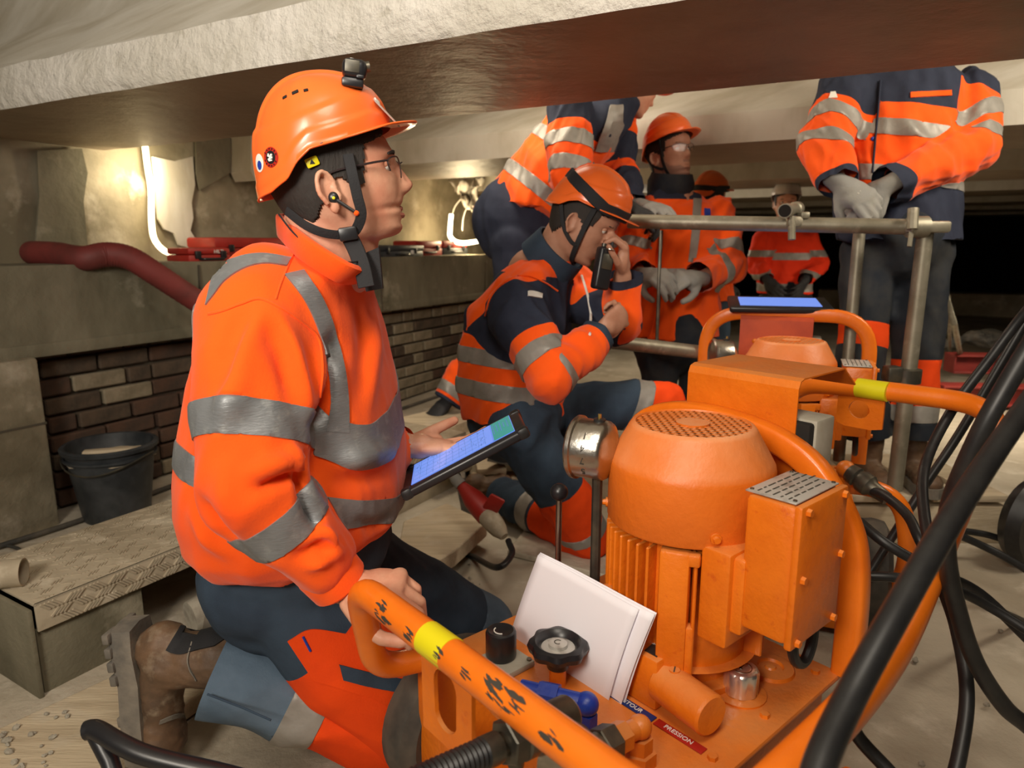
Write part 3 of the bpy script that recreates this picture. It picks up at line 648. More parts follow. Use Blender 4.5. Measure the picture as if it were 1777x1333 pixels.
class Cloth:                                              # a garment: one remeshed surface, cut along seams into panels and bands
    def __init__(s, me, segs):
        s.bm = bmesh.new(); s.bm.from_mesh(me); s.segs = segs; s.names = list(segs)
        s.col = {}; s.rules = []; s.bands = []; s.base = 0
    def classify(s):
        s.bm.faces.ensure_lookup_table(); C = np.array([f.calc_center_median() for f in s.bm.faces]); D = []
        for nme in s.names:
            p0, p1, r0, r1 = s.segs[nme]; p0 = np.array(p0); p1 = np.array(p1); ax = p1-p0; L2 = ax @ ax
            t = np.clip((C-p0) @ ax/L2, 0, 1); D.append(np.linalg.norm(C-p0-t[:, None]*ax, axis=1)/(r0+(r1-r0)*t))
        return C, np.argmin(np.array(D), axis=0)
    def mask(s, segset): C, k = s.classify(); return C, np.isin(k, [s.names.index(x) for x in segset])
    def cut(s, segset, p, n):
        C, m = s.mask(segset); p = Vector(p); n = Vector(n).normalized()
        near = m & (np.abs((C-np.array(p)) @ np.array(n)) < .03)
        fs = [s.bm.faces[i] for i in np.nonzero(near)[0]]
        g = set(fs)
        for f in fs: g.update(f.edges); g.update(f.verts)
        bmesh.ops.bisect_plane(s.bm, geom=list(g), dist=1e-6, plane_co=p, plane_no=n)
    def trim(s, segset, p, n):
        s.cut(segset, p, n); C, m = s.mask(segset); n = Vector(n).normalized()
        kill = m & ((C-np.array(p)) @ np.array(n) > 0); bmesh.ops.delete(s.bm, geom=[s.bm.faces[i] for i in np.nonzero(kill)[0]], context='FACES')
    def panel(s, segset, p, n, m, p2=None):               # faces beyond the plane take another cloth (between p and p2 when given)
        s.cut(segset, p, n)
        if p2 is not None: s.cut(segset, p2, n)
        s.rules.append((segset, Vector(p), Vector(n).normalized(), m, None if p2 is None else Vector(p2)))
    def band(s, segset, p, n, hw, m, name='reflective_band', label=None):
        n = Vector(n).normalized(); p = Vector(p); s.cut(segset, p+n*hw, n); s.cut(segset, p-n*hw, n); s.bands.append((segset, p, n, hw, m, name, label))
    def smooth_seams(s, basemat):                          # even out the sawtooth where two cloths meet
        C, k = s.classify(); idx = np.zeros(len(C), int); mats = [basemat]
        for segset, p, n, m, p2 in s.rules:
            if m not in mats: mats.append(m)
            d = (C-np.array(p)) @ np.array(n); q = np.isin(k, [s.names.index(x) for x in segset]) & (d > 0)
            if p2 is not None: q &= ((C-np.array(p2)) @ np.array(n)) < 0
            idx[q] = mats.index(m)
        for b, (segset, p, n, hw, m, nm, lb) in enumerate(s.bands): idx[np.isin(k, [s.names.index(x) for x in segset]) & (np.abs((C-np.array(p)) @ np.array(n)) < hw)] = 50+b
        s.bm.faces.index_update(); nb = {}
        for e in s.bm.edges:
            if len(e.link_faces) == 2 and idx[e.link_faces[0].index] != idx[e.link_faces[1].index]:
                a, b = e.verts; nb.setdefault(a, []).append(b); nb.setdefault(b, []).append(a)
        for _ in range(6):
            new = {v: (v.co+(ns[0].co+ns[1].co)*.5)*.5 for v, ns in nb.items() if len(ns) == 2}
            for v, c in new.items(): v.co = c
    def make(s, name, basemat, parent, off=.0022, label=None):
        s.smooth_seams(basemat); C, k = s.classify(); mats = [basemat]; idx = np.zeros(len(C), int)
        for segset, p, n, m, p2 in s.rules:
            if m not in mats: mats.append(m)
            d = (C-np.array(p)) @ np.array(n); q = np.isin(k, [s.names.index(x) for x in segset]) & (d > 0)
            if p2 is not None: q &= ((C-np.array(p2)) @ np.array(n)) < 0
            idx[q] = mats.index(m)
        taken = np.zeros(len(C), bool); s.bm.verts.ensure_lookup_table(); s.bm.normal_update()
        parts = []
        for segset, p, n, hw, m, nm, lb in s.bands:
            q = np.isin(k, [s.names.index(x) for x in segset]) & (np.abs((C-np.array(p)) @ np.array(n)) < hw) & ~taken
            taken |= q; parts.append((np.nonzero(q)[0], m, nm, lb))
        me = bpy.data.meshes.new(name)
        for i, f in enumerate(s.bm.faces): f.material_index = int(idx[i])
        s.bm.to_mesh(me)
        for m in mats: me.materials.append(M(m))
        me.polygons.foreach_set('use_smooth', [True]*len(me.polygons))
        o = link(name, me, parent, True)
        if label: o['label'] = label
        for ids, m, nm, lb in parts:
            if len(ids) < 4: continue
            vmap = {}; vs = []; fs = []; ec = {}
            for i in ids:
                f = s.bm.faces[i]; ff = []
                for v in f.verts:
                    if v.index not in vmap: vmap[v.index] = len(vs); vs.append(v.co+v.normal*off)
                    ff.append(vmap[v.index])
                fs.append(tuple(ff))
                for a, b in zip(ff, ff[1:]+ff[:1]): ec[(a, b)] = 1
            inv = {b: a for a, b in vmap.items()}; low = {}
            for (a, b) in list(ec):
                if (b, a) not in ec:
                    for q in (a, b):
                        if q not in low: v = s.bm.verts[inv[q]]; low[q] = len(vs); vs.append(v.co-v.normal*.001)
                    fs.append((b, a, low[a], low[b]))
            bme = bpy.data.meshes.new(nm); bme.from_pydata([tuple(v) for v in vs], [], fs); bme.materials.append(M(m))
            bme.polygons.foreach_set('use_smooth', [True]*len(fs)); bme.set_sharp_from_angle(angle=math.radians(60))
            b = link(nm, bme, o, True)
            if lb: b['label'] = lb
        s.bm.free(); return o
# ------------------------------------------------------------------ anatomy
def hframe(yaw, pitch, roll=0):                           # columns: forward, left, up
    return Matrix.Rotation(math.radians(yaw), 3, 'Z') @ Matrix.Rotation(math.radians(-pitch), 3, 'Y') @ Matrix.Rotation(math.radians(roll), 3, 'X')
HZ = [-94, -88, -80, -72, -62, -52, -44, -32, -14, 0, 20, 38, 56, 76, 96, 112, 124]
HF = [40, 82, 97, 102, 97, 101, 101, 103, 99, 99, 99, 98, 107, 107, 98, 76, 12]
HW = [16, 34, 43, 49, 55, 60, 63, 67, 70, 72, 74, 75, 76, 74, 66, 50, 10]
HB = [10, 20, 30, 42, 52, 60, 66, 72, 80, 86, 93, 97, 98, 95, 84, 64, 12]
def head_grid(o, R, s=1.0, F=None, nose=26, off=0.0, zlim=None, nt=112, nz=96, back=None):
    F = F or (HZ, HF); vs = []; zz = np.linspace(HZ[0], HZ[-1], nz); g_ = lambda a, m, w_: math.exp(-((a-m)/w_)**2)
    rows = []
    for z in zz:
        f = np.interp(z, F[0], F[1]); wd = np.interp(z, HZ, HW); b = np.interp(z, HZ, HB); row = []
        for i in range(nt):
            t = 2*math.pi*i/nt; c, sn = math.cos(t), math.sin(t); ex = .82 if c > 0 else .95
            x = (f if c > 0 else b)*math.copysign(abs(c)**ex, c); y = wd*math.copysign(abs(sn)**.95, sn)
            if c > 0:
                ay = abs(y)
                # nose
                if z > -22:
                    hgt = np.interp(z, [-20, -12, -8, 0, 6, 14, 26, 38, 48], [0, 4, 14, 24, 26, 21, 14, 6, 0])*nose/26; sg = np.interp(z, [-12, 2, 20, 45], [14, 13, 8.5, 8]); x += hgt*math.exp(-(ay/sg)**2.4)
                x -= 12*g_(ay, 31, 15)*g_(z, 36, 11); x += 4*g_(ay, 28, 20)*g_(z, 55, 7); x += 3.5*g_(ay, 46, 16)*g_(z, 10, 13)
                x -= 4*g_(ay, 44, 16)*g_(z, -28, 16); x += 3.8*g_(ay, 0, 21)*g_(z, -34.5, 4.5); x += 4.6*g_(ay, 0, 18)*g_(z, -48, 4.5); x -= 3.4*g_(ay, 0, 20)*g_(z, -40, 2.2)
                x -= 3*g_(ay, 0, 20)*g_(z, -58, 5); x += 4*g_(ay, 0, 18)*g_(z, -76, 9); x -= 1.4*g_(ay, 22+.45*(20-z)*.5, 4)*g_(z, -12, 16)
            if off: k = 1+off/math.hypot(x, y, z*.6+1e-3); x *= k; y *= k
            row.append(Vector((x, y, z+(off*.6 if z > 60 else 0))))
        rows.append(row)
    return [[o+R @ (v*(.001*s)) for v in r] for r in rows]
def ear(mb, o, R, s, side):
    q = lambda x, y, z: o+R @ (Vector((x, side*y, z))*(.001*s))
    RR = R @ Matrix.Rotation(side*math.radians(-22), 3, 'Z') @ Matrix.Rotation(math.radians(-12), 3, 'Y')
    mb.ell(q(-8, 74, 4), (.014*s, .006*s, .027*s), RR, 14, 8)
    pts = []
    for i in range(15):
        a = math.radians(-60+i*20); pts.append(q(-8, 78, 4)+RR @ (Vector((math.cos(a)*(15 if math.sin(a) > 0 else 12), side*(5-3*math.cos(a)), math.sin(a)*(29 if math.sin(a) > 0 else 26)))*(.001*s)))
    mb.tube(pts, .0042*s, 8); mb.ell(q(-2, 80, -20), (.008*s, .005*s, .009*s), RR, 10, 6); mb.ell(q(7, 75, -3), (.005*s, .006*s, .009*s), RR, 10, 6)
def hand(mb, wr, d, n, side, curl, sc=1.0, fat=1.0, thumb=(.55, .55, .35, 20), spread=4):
    d = Vector(d).normalized(); n = Vector(n); n = (n-d*n.dot(d)).normalized(); s = d.cross(n)*side   # s: towards the thumb
    q = lambda a, b, c: Vector(wr)+(d*a+s*b+n*c)*sc
    R = Matrix((d, s, n)).transposed()
    mb.ecap(q(0, 0, 0), q(.03, 0, 0), .026*sc*fat, .032*sc*fat, 14, (1, .75), s)
    mb.ell(q(.055, .0, -.002), (.052*sc, .043*sc, .0165*sc*fat), R, 18, 10); mb.ell(q(.05, .026, .008), (.034*sc, .018*sc, .017*sc*fat), R, 14, 8)
    mb.ell(q(.082, -.004, -.003), (.022*sc, .042*sc, .0145*sc*fat), R, 16, 8)
    offs = (.0325, .0108, -.0108, -.0315); lens = ((.044, .026, .022), (.048, .029, .023), (.044, .027, .022), (.035, .020, .019)); rad = (.0092, .0095, .009, .008)
    for k in range(4):
        cu = curl[k] if isinstance(curl[0], (list, tuple)) else curl
        p = q(.092-(.004 if k in (0, 2) else 0)-(.012 if k == 3 else 0), offs[k], -.002); ang = 0; yaw = math.radians((1.5-k)*spread)
        base = d*math.cos(yaw)+s*math.sin(yaw); r = rad[k]*sc*fat
        for j in range(3):
            ang += math.radians(cu[j]); dirv = base*math.cos(ang)+n*math.sin(ang); p2 = p+dirv*lens[k][j]*sc
            mb.ecap(p, p2, r*(1.08-.1*j), r*(1.0-.12*j), 12); p = p2
    a, b, c, bend = thumb; td = (d*a+s*b+n*c).normalized(); p = q(.022, .026, .006); r = .0112*sc*fat
    ax = td.cross(n if abs(td.dot(n)) < .9 else s).normalized()
    for j, (L, kk) in enumerate(((.042, 0), (.034, bend), (.027, bend))):
        td = Matrix.Rotation(math.radians(kk)*(1), 3, td.cross(d*.9+n*.5).normalized() if td.cross(d*.9+n*.5).length > .05 else ax) @ td
        p2 = p+td*L*sc; mb.ecap(p, p2, r*(1.15-.12*j), r*(1.0-.1*j), 12); p = p2
def boot(parent, ankle, toe, up, label=None, s=1.0, mleather='boot_leather', detail=True):
    # toe: heel-to-toe direction, up: out of the sole
    toe = Vector(toe).normalized(); up = Vector(up); up = (up-toe*up.dot(toe)).normalized(); sd = up.cross(toe); o = Vector(ankle)
    q = lambda a, b, c: o+(toe*a+sd*b+up*c)*s
    mb = MB(); mb.ecap(q(-.005, 0, -.04), q(-.010, 0, .045), .046*s, .052*s, 18); mb.ell(q(-.03, 0, -.05), (.05*s, .042*s, .05*s), Matrix((toe, sd, up)).transposed())
    mb.ecap(q(-.01, 0, -.055), q(.10, 0, -.075), .045*s, .04*s, 18, (.8, 1.0), up); mb.ell(q(.13, 0, -.078), (.062*s, .049*s, .036*s), Matrix((toe, sd, up)).transposed())
    me = remesh(mb, .006, 3, name='boot'); folds(me, 5, .003, (60, 110), (1, .5)); me.materials.append(M(mleather)); me.polygons.foreach_set('use_smooth', [True]*len(me.polygons))
    b = link('boot', me, parent, True)
    if label: b['label'] = label
    sole = [(-.085, .0), (-.08, .03), (-.04, .036), (.02, .032), (.08, .044), (.13, .052), (.175, .04), (.195, .012), (.195, -.012), (.175, -.04), (.13, -.05), (.08, -.044), (.02, -.034), (-.04, -.036), (-.08, -.03)]
    obj('sole', MB().prism([(a*s, c*s) for a, c in sole], q(0, 0, -.122), toe, sd, .036*s), 'boot_sole', b, True)
    if detail:
        for k in range(11):
            x = -.072+k*.0255
            if k in (4, 5): continue
            for sgn in (-1, 1): obj('tread_lug', MB().box(q(x, sgn*.024, -.124), (.018*s, .034*s, .012*s), Matrix((toe, sd, up)).transposed(), .003), 'boot_sole', b, True)
    return b
def helmet(parent, o, R, s=1.0, m='helmet_orange', ztop=190, brim=46, strap_band=None, peak=98, label=None, lo=0, vents=True):
    q = lambda v: o+R @ (Vector(v)*(.001*s)); nt, nf = 140, 64
    zr = lambda t: np.interp(abs(math.degrees(t)), [0, 45, 80, 100, 112, 122, 140, 180], [peak, peak-6, 78, 72, 56, 34, 20, 12])-lo
    fr_ = lambda t: (114 if math.cos(t) > 0 else 117)
    def pt(t, f, ext=0):
        z0 = zr(t); e = 2/2.35; rho = max(0, math.cos(f))**e; h = math.sin(f)**e; x = fr_(t)*math.cos(t)*rho; y = 101*math.sin(t)*rho; z = z0+(ztop-z0)*h
        # moulded relief: centre crest, stepped side panel, rim flange
        nrm = math.hypot(x, y)+1e-6; k = 0.0
        rel = z-z0; k += 3.2/(1+math.exp((rel-24)/1.2))
        zc = 128+.25*x+.0012*x*x; k -= 4.2/(1+math.exp(-(z-zc)/1.3))
        crest = 1/(1+math.exp((abs(y)-24)/1.8)); z += 6*crest*min(1, max(0, (h-.35)*3))*(1 if x < 70 else max(0, 1-(x-70)/30)); k += 4*crest*min(1, max(0, (h-.1)*3))*(1-h)
        x += k*x/nrm; y += k*y/nrm; return Vector((x, y, z))
    rings = []
    for ext in (1.0, .66, .33):
        r = []
        for i in range(nt):
            t = 2*math.pi*i/nt-math.pi; p = pt(t, 0); a = max(0, math.cos(min(abs(t)*90/72, math.pi/2)))**.75; n = Vector((p.x, p.y, 0)).normalized()
            r.append(q(p+Vector((1, n.y*.35, 0))*(brim*a*ext)+n*2.0*ext+Vector((0, 0, (5*a-1.5)*ext))))
        rings.append(r)
    for j in range(nf): rings.append([q(pt(2*math.pi*i/nt-math.pi, math.pi/2*(j/nf)**.9)) for i in range(nt)])
    mb = MB(); mb.loft(rings, cap=False); m0 = (len(rings)-1)*nt; mb.f.append(tuple(range(m0, m0+nt))); mb.mi.append(0)
    me = mb.mesh('helmet'); me.materials.append(M(m)); finish(me, 60)
    h = link('helmet', me, parent, True); so = h.modifiers.new('s', 'SOLIDIFY'); so.thickness = .0028*s; so.offset = -1
    if label: h['label'] = label
    # harness ring inside
    obj('harness_band', MB().tube([q((88*math.cos(a), 76*math.sin(a), 72+14*math.cos(a))) for a in np.linspace(0, 2*math.pi, 40)[:-1]], .011*s, 8, closed=True, flat=(.011*s, .003*s), ref=R @ Vector((0, 0, 1))), 'black_plastic', h, True)
    if strap_band:
        z0, sl = strap_band; pts = []
        for i in range(64):
            t = 2*math.pi*i/64; lo_, hi_ = 0.02, 1.3
            for _ in range(24):
                mid = (lo_+hi_)/2; p = pt(t if t <= math.pi else t-2*math.pi, mid)
                if p.z < z0+sl*p.x: lo_ = mid
                else: hi_ = mid
            p = pt(t if t <= math.pi else t-2*math.pi, lo_); n = Vector((p.x, p.y, 0)).normalized(); pts.append(q(p+n*3.5))
        obj('headlamp_strap', MB().tube(pts, .012, 8, closed=True, flat=(.017*s, .0024*s), ref=R @ Vector((0, 0, 1))), 'black_cloth', h, True)
    return h, pt, q
def ribbon(name, pts, wdt, th, ref, m, parent, n=8):
    return obj(name, MB().tube(spline(pts, n), 1, 10, flat=(wdt, th), ref=ref), m, parent, True)
def glasses(parent, o, R, s, x=108, z=33, tint='lens'):
    q = lambda a, b, c: o+R @ (Vector((a, b, c))*(.001*s)); g = None
    for sd in (-1, 1):
        rim = [q(x-6*(abs(b)/66)**2*4, sd*b, c) for b, c in ((8, z+8), (30, z+15), (54, z+13), (66, z+6), (63, z-8), (45, z-19), (22, z-17), (10, z-7))]
        lo = obj('glasses_lens' if g else 'safety_glasses', MB().loft([[p+R @ Vector((.001, 0, 0)) for p in rim], rim]), tint, g or parent, True)
        g = g or lo
        obj('glasses_rim', MB().tube(spline(rim[-2:]+rim[:5], 4), .0013*s, 6), 'frame_dark', g, True)
        obj('temple', MB().tube(spline([q(x-24, sd*68, z+8), q(60, sd*76, z+6), q(8, sd*80, z+1), q(-12, sd*80, z-8)], 5), .0017*s, 6), 'frame_dark', g, True)
    obj('nose_bridge', MB().tube([q(x, -9, z+6), q(x+5, 0, z+8), q(x, 9, z+6)], .0014*s, 6), 'frame_dark', g, True)
    return g
def eyes(parent, o, R, s, look=(1, 0, 0), dx=77):
    for sd in (-1, 1):
        q = lambda a, b, c: o+R @ (Vector((a, b, c))*(.001*s)); e = obj('eye', MB().ell(q(dx, sd*31, 35), (.0125*s,)*3, None, 18, 12), 'eye_white', parent, True)
        obj('eyelid', MB().ell(q(dx-.5, sd*31, 39.5), (.0130*s, .0150*s, .0115*s), R, 18, 12), 'skin', e, True)
        l = (R @ Vector(look)).normalized(); obj('iris', MB().ell(q(dx, sd*31, 35)+l*.0085*s, (.0055*s,)*3, None, 12, 8), 'iris', e, True)
        obj('eyebrow', MB().tube([q(dx+20, sd*16, 52), q(dx+22, sd*30, 57), q(dx+12, sd*46, 54)], [.0028*s, .0035*s, .002*s], 6), 'hair', parent, True)
def hair(parent, o, R, s, m='hair', F=None, side=38, nape=-58, sb=24, N=72):
    NZ = N*5//6
    rows = head_grid(o, R, s, F, off=5.5, nt=N, nz=NZ); zz = np.linspace(HZ[0], HZ[-1], NZ); rows0 = head_grid(o, R, s, F, off=-2, nt=N, nz=NZ); mb = MB(); vs = []; fs = []
    keep = lambda i, z: (z > np.interp(abs(math.degrees(2*math.pi*i/N)-180), [0, 50, 66, 80, 84, 95, 104, 110, 118, 180], [nape, nape+6, -30, -6, 20, 26, 6, 10, 70, 96]))
    idx = {}
    def vid(r, c, lay):
        if (r, c, lay) not in idx: idx[r, c, lay] = len(vs); vs.append((rows if lay == 0 else rows0)[r][c])
        return idx[r, c, lay]
    on = {(r, c) for r in range(NZ-1) for c in range(N) if keep(c+.5, (zz[r]+zz[r+1])/2+3*noise.noise((c*.9, r*.5, 1)))}
    for (r, c) in on:
        c2 = (c+1) % N; fs.append((vid(r, c, 0), vid(r, c2, 0), vid(r+1, c2, 0), vid(r+1, c, 0)))
        for (dr, dc, a, b) in ((-1, 0, (r, c), (r, c2)), (1, 0, (r+1, c2), (r+1, c)), (0, 1, (r, c2), (r+1, c2)), (0, -1, (r+1, c), (r, c))):
            if ((r+dr), (c+dc) % N) not in on and 0 <= r+dr < NZ-1: fs.append((vid(*b, 0), vid(*a, 0), vid(*a, 1), vid(*b, 1)))
    mb.add(vs, fs); return obj('hair', mb, m, parent, True, 80)
def beard(parent, o, R, s, m):
    nt, nz = 72, 60; up = head_grid(o, R, s, None, off=1.2, nt=nt, nz=nz); lo = head_grid(o, R, s, None, off=-3, nt=nt, nz=nz); zz = np.linspace(HZ[0], HZ[-1], nz); vs = []; fs = []; idx = {}
    def vid(r, c, g, l):
        if (r, c, l) not in idx: idx[r, c, l] = len(vs); vs.append(g[r][c])
        return idx[r, c, l]
    for r in range(nz-1):
        for c in range(nt):
            a = abs((c*360/nt+180) % 360-180)
            if zz[r] < -88 or zz[r] > np.interp(a, [0, 12, 14, 30, 60, 85, 92], [-50, -52, -52, -40, -38, 0, -95]) and not (a < 16 and -30 < zz[r] < -18): continue
            d = (c+1) % nt
            for g, l in ((up, 0), (lo, 1)): fs.append(tuple(vid(*q, g, l) for q in ((r, c), (r, d), (r+1, d), (r+1, c))))
    return obj('beard', MB().add(vs, fs), m, parent, True, 80)
def ringpts(c, sd, fw, a, b, n=40, ex=2.3):                # superelliptic ring: half width a along sd, half depth b along fw
    out = []
    for i in range(n):
        t = 2*math.pi*i/n; ct, st = math.cos(t), math.sin(t)
        out.append(Vector(c)+Vector(sd)*(a*math.copysign(abs(ct)**(2/ex), ct))+Vector(fw)*(b*math.copysign(abs(st)**(2/ex), st)))
    return out
def lerp(a, b, t): return Vector(a).lerp(Vector(b), t)
# ================================================================== the kneeling man in front
HD = 1.17; HO = P(579, 343, HD)                           # ear level, middle of the head
vd = (HO-CAM).normalized(); hy = math.degrees(math.atan2(-vd.x, vd.y))*-1
HYAW = math.degrees(math.atan2(-vd.x, vd.y)); HYAW = math.degrees(math.atan2(vd.x*-1, vd.y))
HR = hframe(HYAW, 9)
man = thing('person', G(470, 1180, 0), 'man kneeling in orange sweatshirt with grey bands, tablet in hand, other hand at the pump', 'person')
def hpx(x, y):                                            # pixel of the profile -> (forward, up) in mm in the head's own frame
    p = PL(x, y, HO, HR.col[1]); v = HR.transposed() @ (p-HO); return v.x*1000, v.z*1000
pf = [hpx(*p) for p in ((560, 205), (640, 215), (668, 240), (683, 268), (686, 282), (687, 292), (692, 318), (697, 333), (699, 351), (690, 361), (698, 367), (694, 377), (700, 393), (688, 407), (668, 414), (640, 420))]
pf = sorted([(z, x) for x, z in pf]); FZ = [z for z, x in pf]; FX = [x for z, x in pf]
FM = ([-110]+FZ+[124], [20]+FX+[12])
zz = np.linspace(-94, 124, 90); fx = np.interp(zz, FM[0], FM[1])
fx = np.where(zz > 96, np.interp(zz, [96, 112, 124], [98, 76, 12]), fx); fx = np.where(zz < -86, np.interp(zz, [-94, -86], [40, np.interp(-86, zz, fx)]), fx)
FMAIN = (list(zz), list(fx))
HS = 1.0
F0 = Vector((1, 0, 0)); SD = Vector((0, -1, 0)); UZ = Vector((0, 0, 1))   # chest faces +x, his right side is towards the camera
fw = Vector((math.cos(math.radians(-6)), math.sin(math.radians(-6)), 0)); sdv = Vector((fw.y, -fw.x, 0))
DT = 1.27
def ring_px(xl, xr, y, d, half, n=44, tilt=0):             # torso ring whose silhouette spans two pixels at depth d
    a = P(xl, y, d); b = P(xr, y, d); c = (a+b)/2; h = (b-a).length/2*.985
    k = 4
    # ellipse turned by 6 degrees against the view: solve the depth half-axis
    bd = math.sqrt(max(.0025, (h*h-(half*math.sin(math.radians(18)))**2)))/math.cos(math.radians(18))
    return ringpts(c, sdv, fw+UZ*tilt, half, bd, n, 2.25), c, bd
st = [(505, 632, 448, 1.20, .075), (478, 643, 474, 1.215, .145), (415, 650, 520, 1.24, .19), (372, 668, 580, 1.26, .215), (348, 685, 650, 1.275, .222), (334, 699, 740, 1.285, .226), (328, 703, 810, 1.29, .23), (327, 703, 855, 1.30, .228), ]
rings = []; cs = []
for xl, xr, y, d, hf in st: r, c, b = ring_px(xl, xr, y, d, hf); rings.append(r); cs.append(c)
for (xl, yl), (xr, yr), d, hf in (((343, 915), (698, 888), 1.315, .222), ((378, 945), (682, 905), 1.325, .205), ((410, 958), (655, 918), 1.33, .18)):
    a = P(xl, yl, d); b = P(xr, yr, d); c = (a+b)/2; hv = (b-a)/2; cs.append(c); h = hv.length; bd = math.sqrt(max(.0025, (h*h-(hf*math.sin(math.radians(18)))**2)))/math.cos(math.radians(18))
    rings.append([v+UZ*((v-c).dot(hv)/h/h*hv.z) for v in ringpts(c, sdv, fw, hf, bd, 44, 2.25)])
SHR = P(447, 560, 1.11); ELR = P(438, 845, 1.03); WRR = P(590, 1012, 1.115)
SHL = P(560, 520, 1.42); ELL_ = P(590, 770, 1.50); WRL = P(700, 775, 1.40)
mb = MB(); mb.loft(rings)
mb.ecap(P(470, 510, 1.15), SHR, .085, .097, 22); mb.ecap(SHR, P(440, 720, 1.06), .097, .092, 22); mb.ecap(P(440, 720, 1.06), ELR, .092, .082, 22); mb.ecap(ELR, P(500, 915, 1.06), .080, .070, 22); mb.ecap(P(500, 915, 1.06), WRR, .068, .040, 20); mb.ecap(P(520, 930, 1.06), P(560, 968, 1.09), .060, .056, 18)
mb.ecap(SHL, ELL_, .09, .075, 18); mb.ecap(ELL_, WRL, .070, .042, 18)
me = remesh(mb, .0075, 6, name='sweatshirt')
cuffR = lerp(ELR, WRR, .98); armR = (WRR-lerp(ELR, WRR, .5)).normalized()
wt = lambda c: .35+.65*np.clip(np.exp(-((c-np.array(ELR))**2).sum(1)/.018)+np.exp(-((c-np.array(WRR))**2).sum(1)/.012)+.5*np.exp(-((c-np.array(cs[8]))**2).sum(1)/.05), 0, 1)
folds(me, 3, .0075, (26, 52), (1, .35), wt, ((.2, .1, 1), .55))
# deep folds: armpit drape, elbow creases, cuff bunching, back blouse over the hem
bump_at(me, [(P(560, 640, 1.12), .03, .010), (P(585, 610, 1.13), .025, -.012), (P(505, 770, 1.08), .022, .012), (P(515, 815, 1.09), .02, -.012), (P(470, 850, 1.05), .03, .008), (P(575, 930, 1.09), .016, .009), (P(556, 950, 1.08), .012, -.008), (P(540, 1000, 1.10), .03, .004), (P(430, 935, 1.2), .045, .010)])
bv = bvh_of(me)
def crease(px, r, h):
    pp = [hit(bv, p.x, p.y)[0] for p in spline([Vector((a, b, 0)) for a, b in px], 5)]
    L = sum((pp[i+1]-pp[i]).length for i in range(len(pp)-1))/len(pp); k = min(1.0, L/(r*1.0)); bump_at(me, [(p, r, h*max(k, .25)*math.sin(math.pi*(.12+.76*i/(len(pp)-1)))) for i, p in enumerate(pp)])
for px, r, h in (([(578, 585), (572, 640), (556, 700), (540, 745)], .013, -.016), ([(556, 610), (548, 660), (535, 715)], .016, .012), ([(455, 530), (425, 600), (402, 680), (392, 720)], .020, .011), ([(430, 545), (400, 610), (385, 690)], .016, -.010), ([(475, 535), (505, 600), (524, 670), (530, 720)], .016, .010), ([(470, 560), (492, 620), (505, 690)], .018, -.010), ([(535, 790), (528, 830), (540, 880), (556, 915)], .012, -.018),
        ([(528, 815), (490, 828), (440, 850)], .011, -.012), ([(522, 795), (480, 805), (430, 822)], .014, .011), ([(505, 775), (515, 800), (520, 825)], .010, .008), ([(400, 800), (390, 850), (400, 900)], .02, .008), ([(548, 905), (570, 930), (590, 965)], .010, .010), ([(556, 960), (570, 950), (590, 938)], .008, -.009), ([(535, 985), (560, 975), (592, 955)], .008, .007), ([(515, 965), (545, 955), (575, 930)], .009, -.008),
        ([(345, 870), (372, 915), (420, 955)], .016, -.012), ([(335, 890), (360, 935), (400, 965)], .014, .008), ([(600, 800), (640, 792), (690, 775)], .018, .007), ([(590, 830), (640, 832), (695, 822)], .014, -.006), ([(620, 905), (650, 912), (690, 893)], .014, -.007), ([(655, 560), (650, 620), (640, 700)], .02, .006), ([(620, 520), (630, 600), (625, 690)], .02, -.005)): crease(px, r, h)
SEG = {'torso': (cs[1], cs[-1], .19, .21), 'uarm': (P(452, 585, 1.07), ELR, .10, .085), 'farm': (ELR, WRR, .082, .045), 'luarm': (SHL, ELL_, .09, .075), 'lfarm': (ELL_, WRL, .07, .045), 'neck': (P(575, 445, 1.2), P(590, 400, 1.2), .08, .06)}
bv = bvh_of(me)
cl = Cloth(me, SEG)
cl.trim(['farm'], WRR, armR); cl.trim(['lfarm'], WRL, WRL-ELL_)
def plane3(*px):
    q = [hit(bv, *p)[0] for p in px]; n = (q[1]-q[0]).cross(q[2]-q[0]).normalized(); return q[0], n if n.z > 0 else -n
p0, n0 = plane3((350, 662), (560, 758), (694, 716)); cl.band(['torso'], p0, n0, .0245, 'reflective')
p0, n0 = plane3((348, 858), (585, 893), (700, 872)); cl.band(['torso'], p0, n0, .0235, 'reflective')
ua = (ELR-SHR).normalized(); q0 = lerp(SHR, ELR, .655)
cl.band(['uarm'], q0, ua+Vector((-.1, 0, -.12)), .026, 'reflective')
fa = (WRR-ELR).normalized(); cl.band(['farm'], lerp(ELR, WRR, .30), fa+Vector((.05, 0, -.10)), .026, 'reflective')
sw = cl.make('sweatshirt', 'hivis', man, label='bright orange crew-neck sweatshirt')
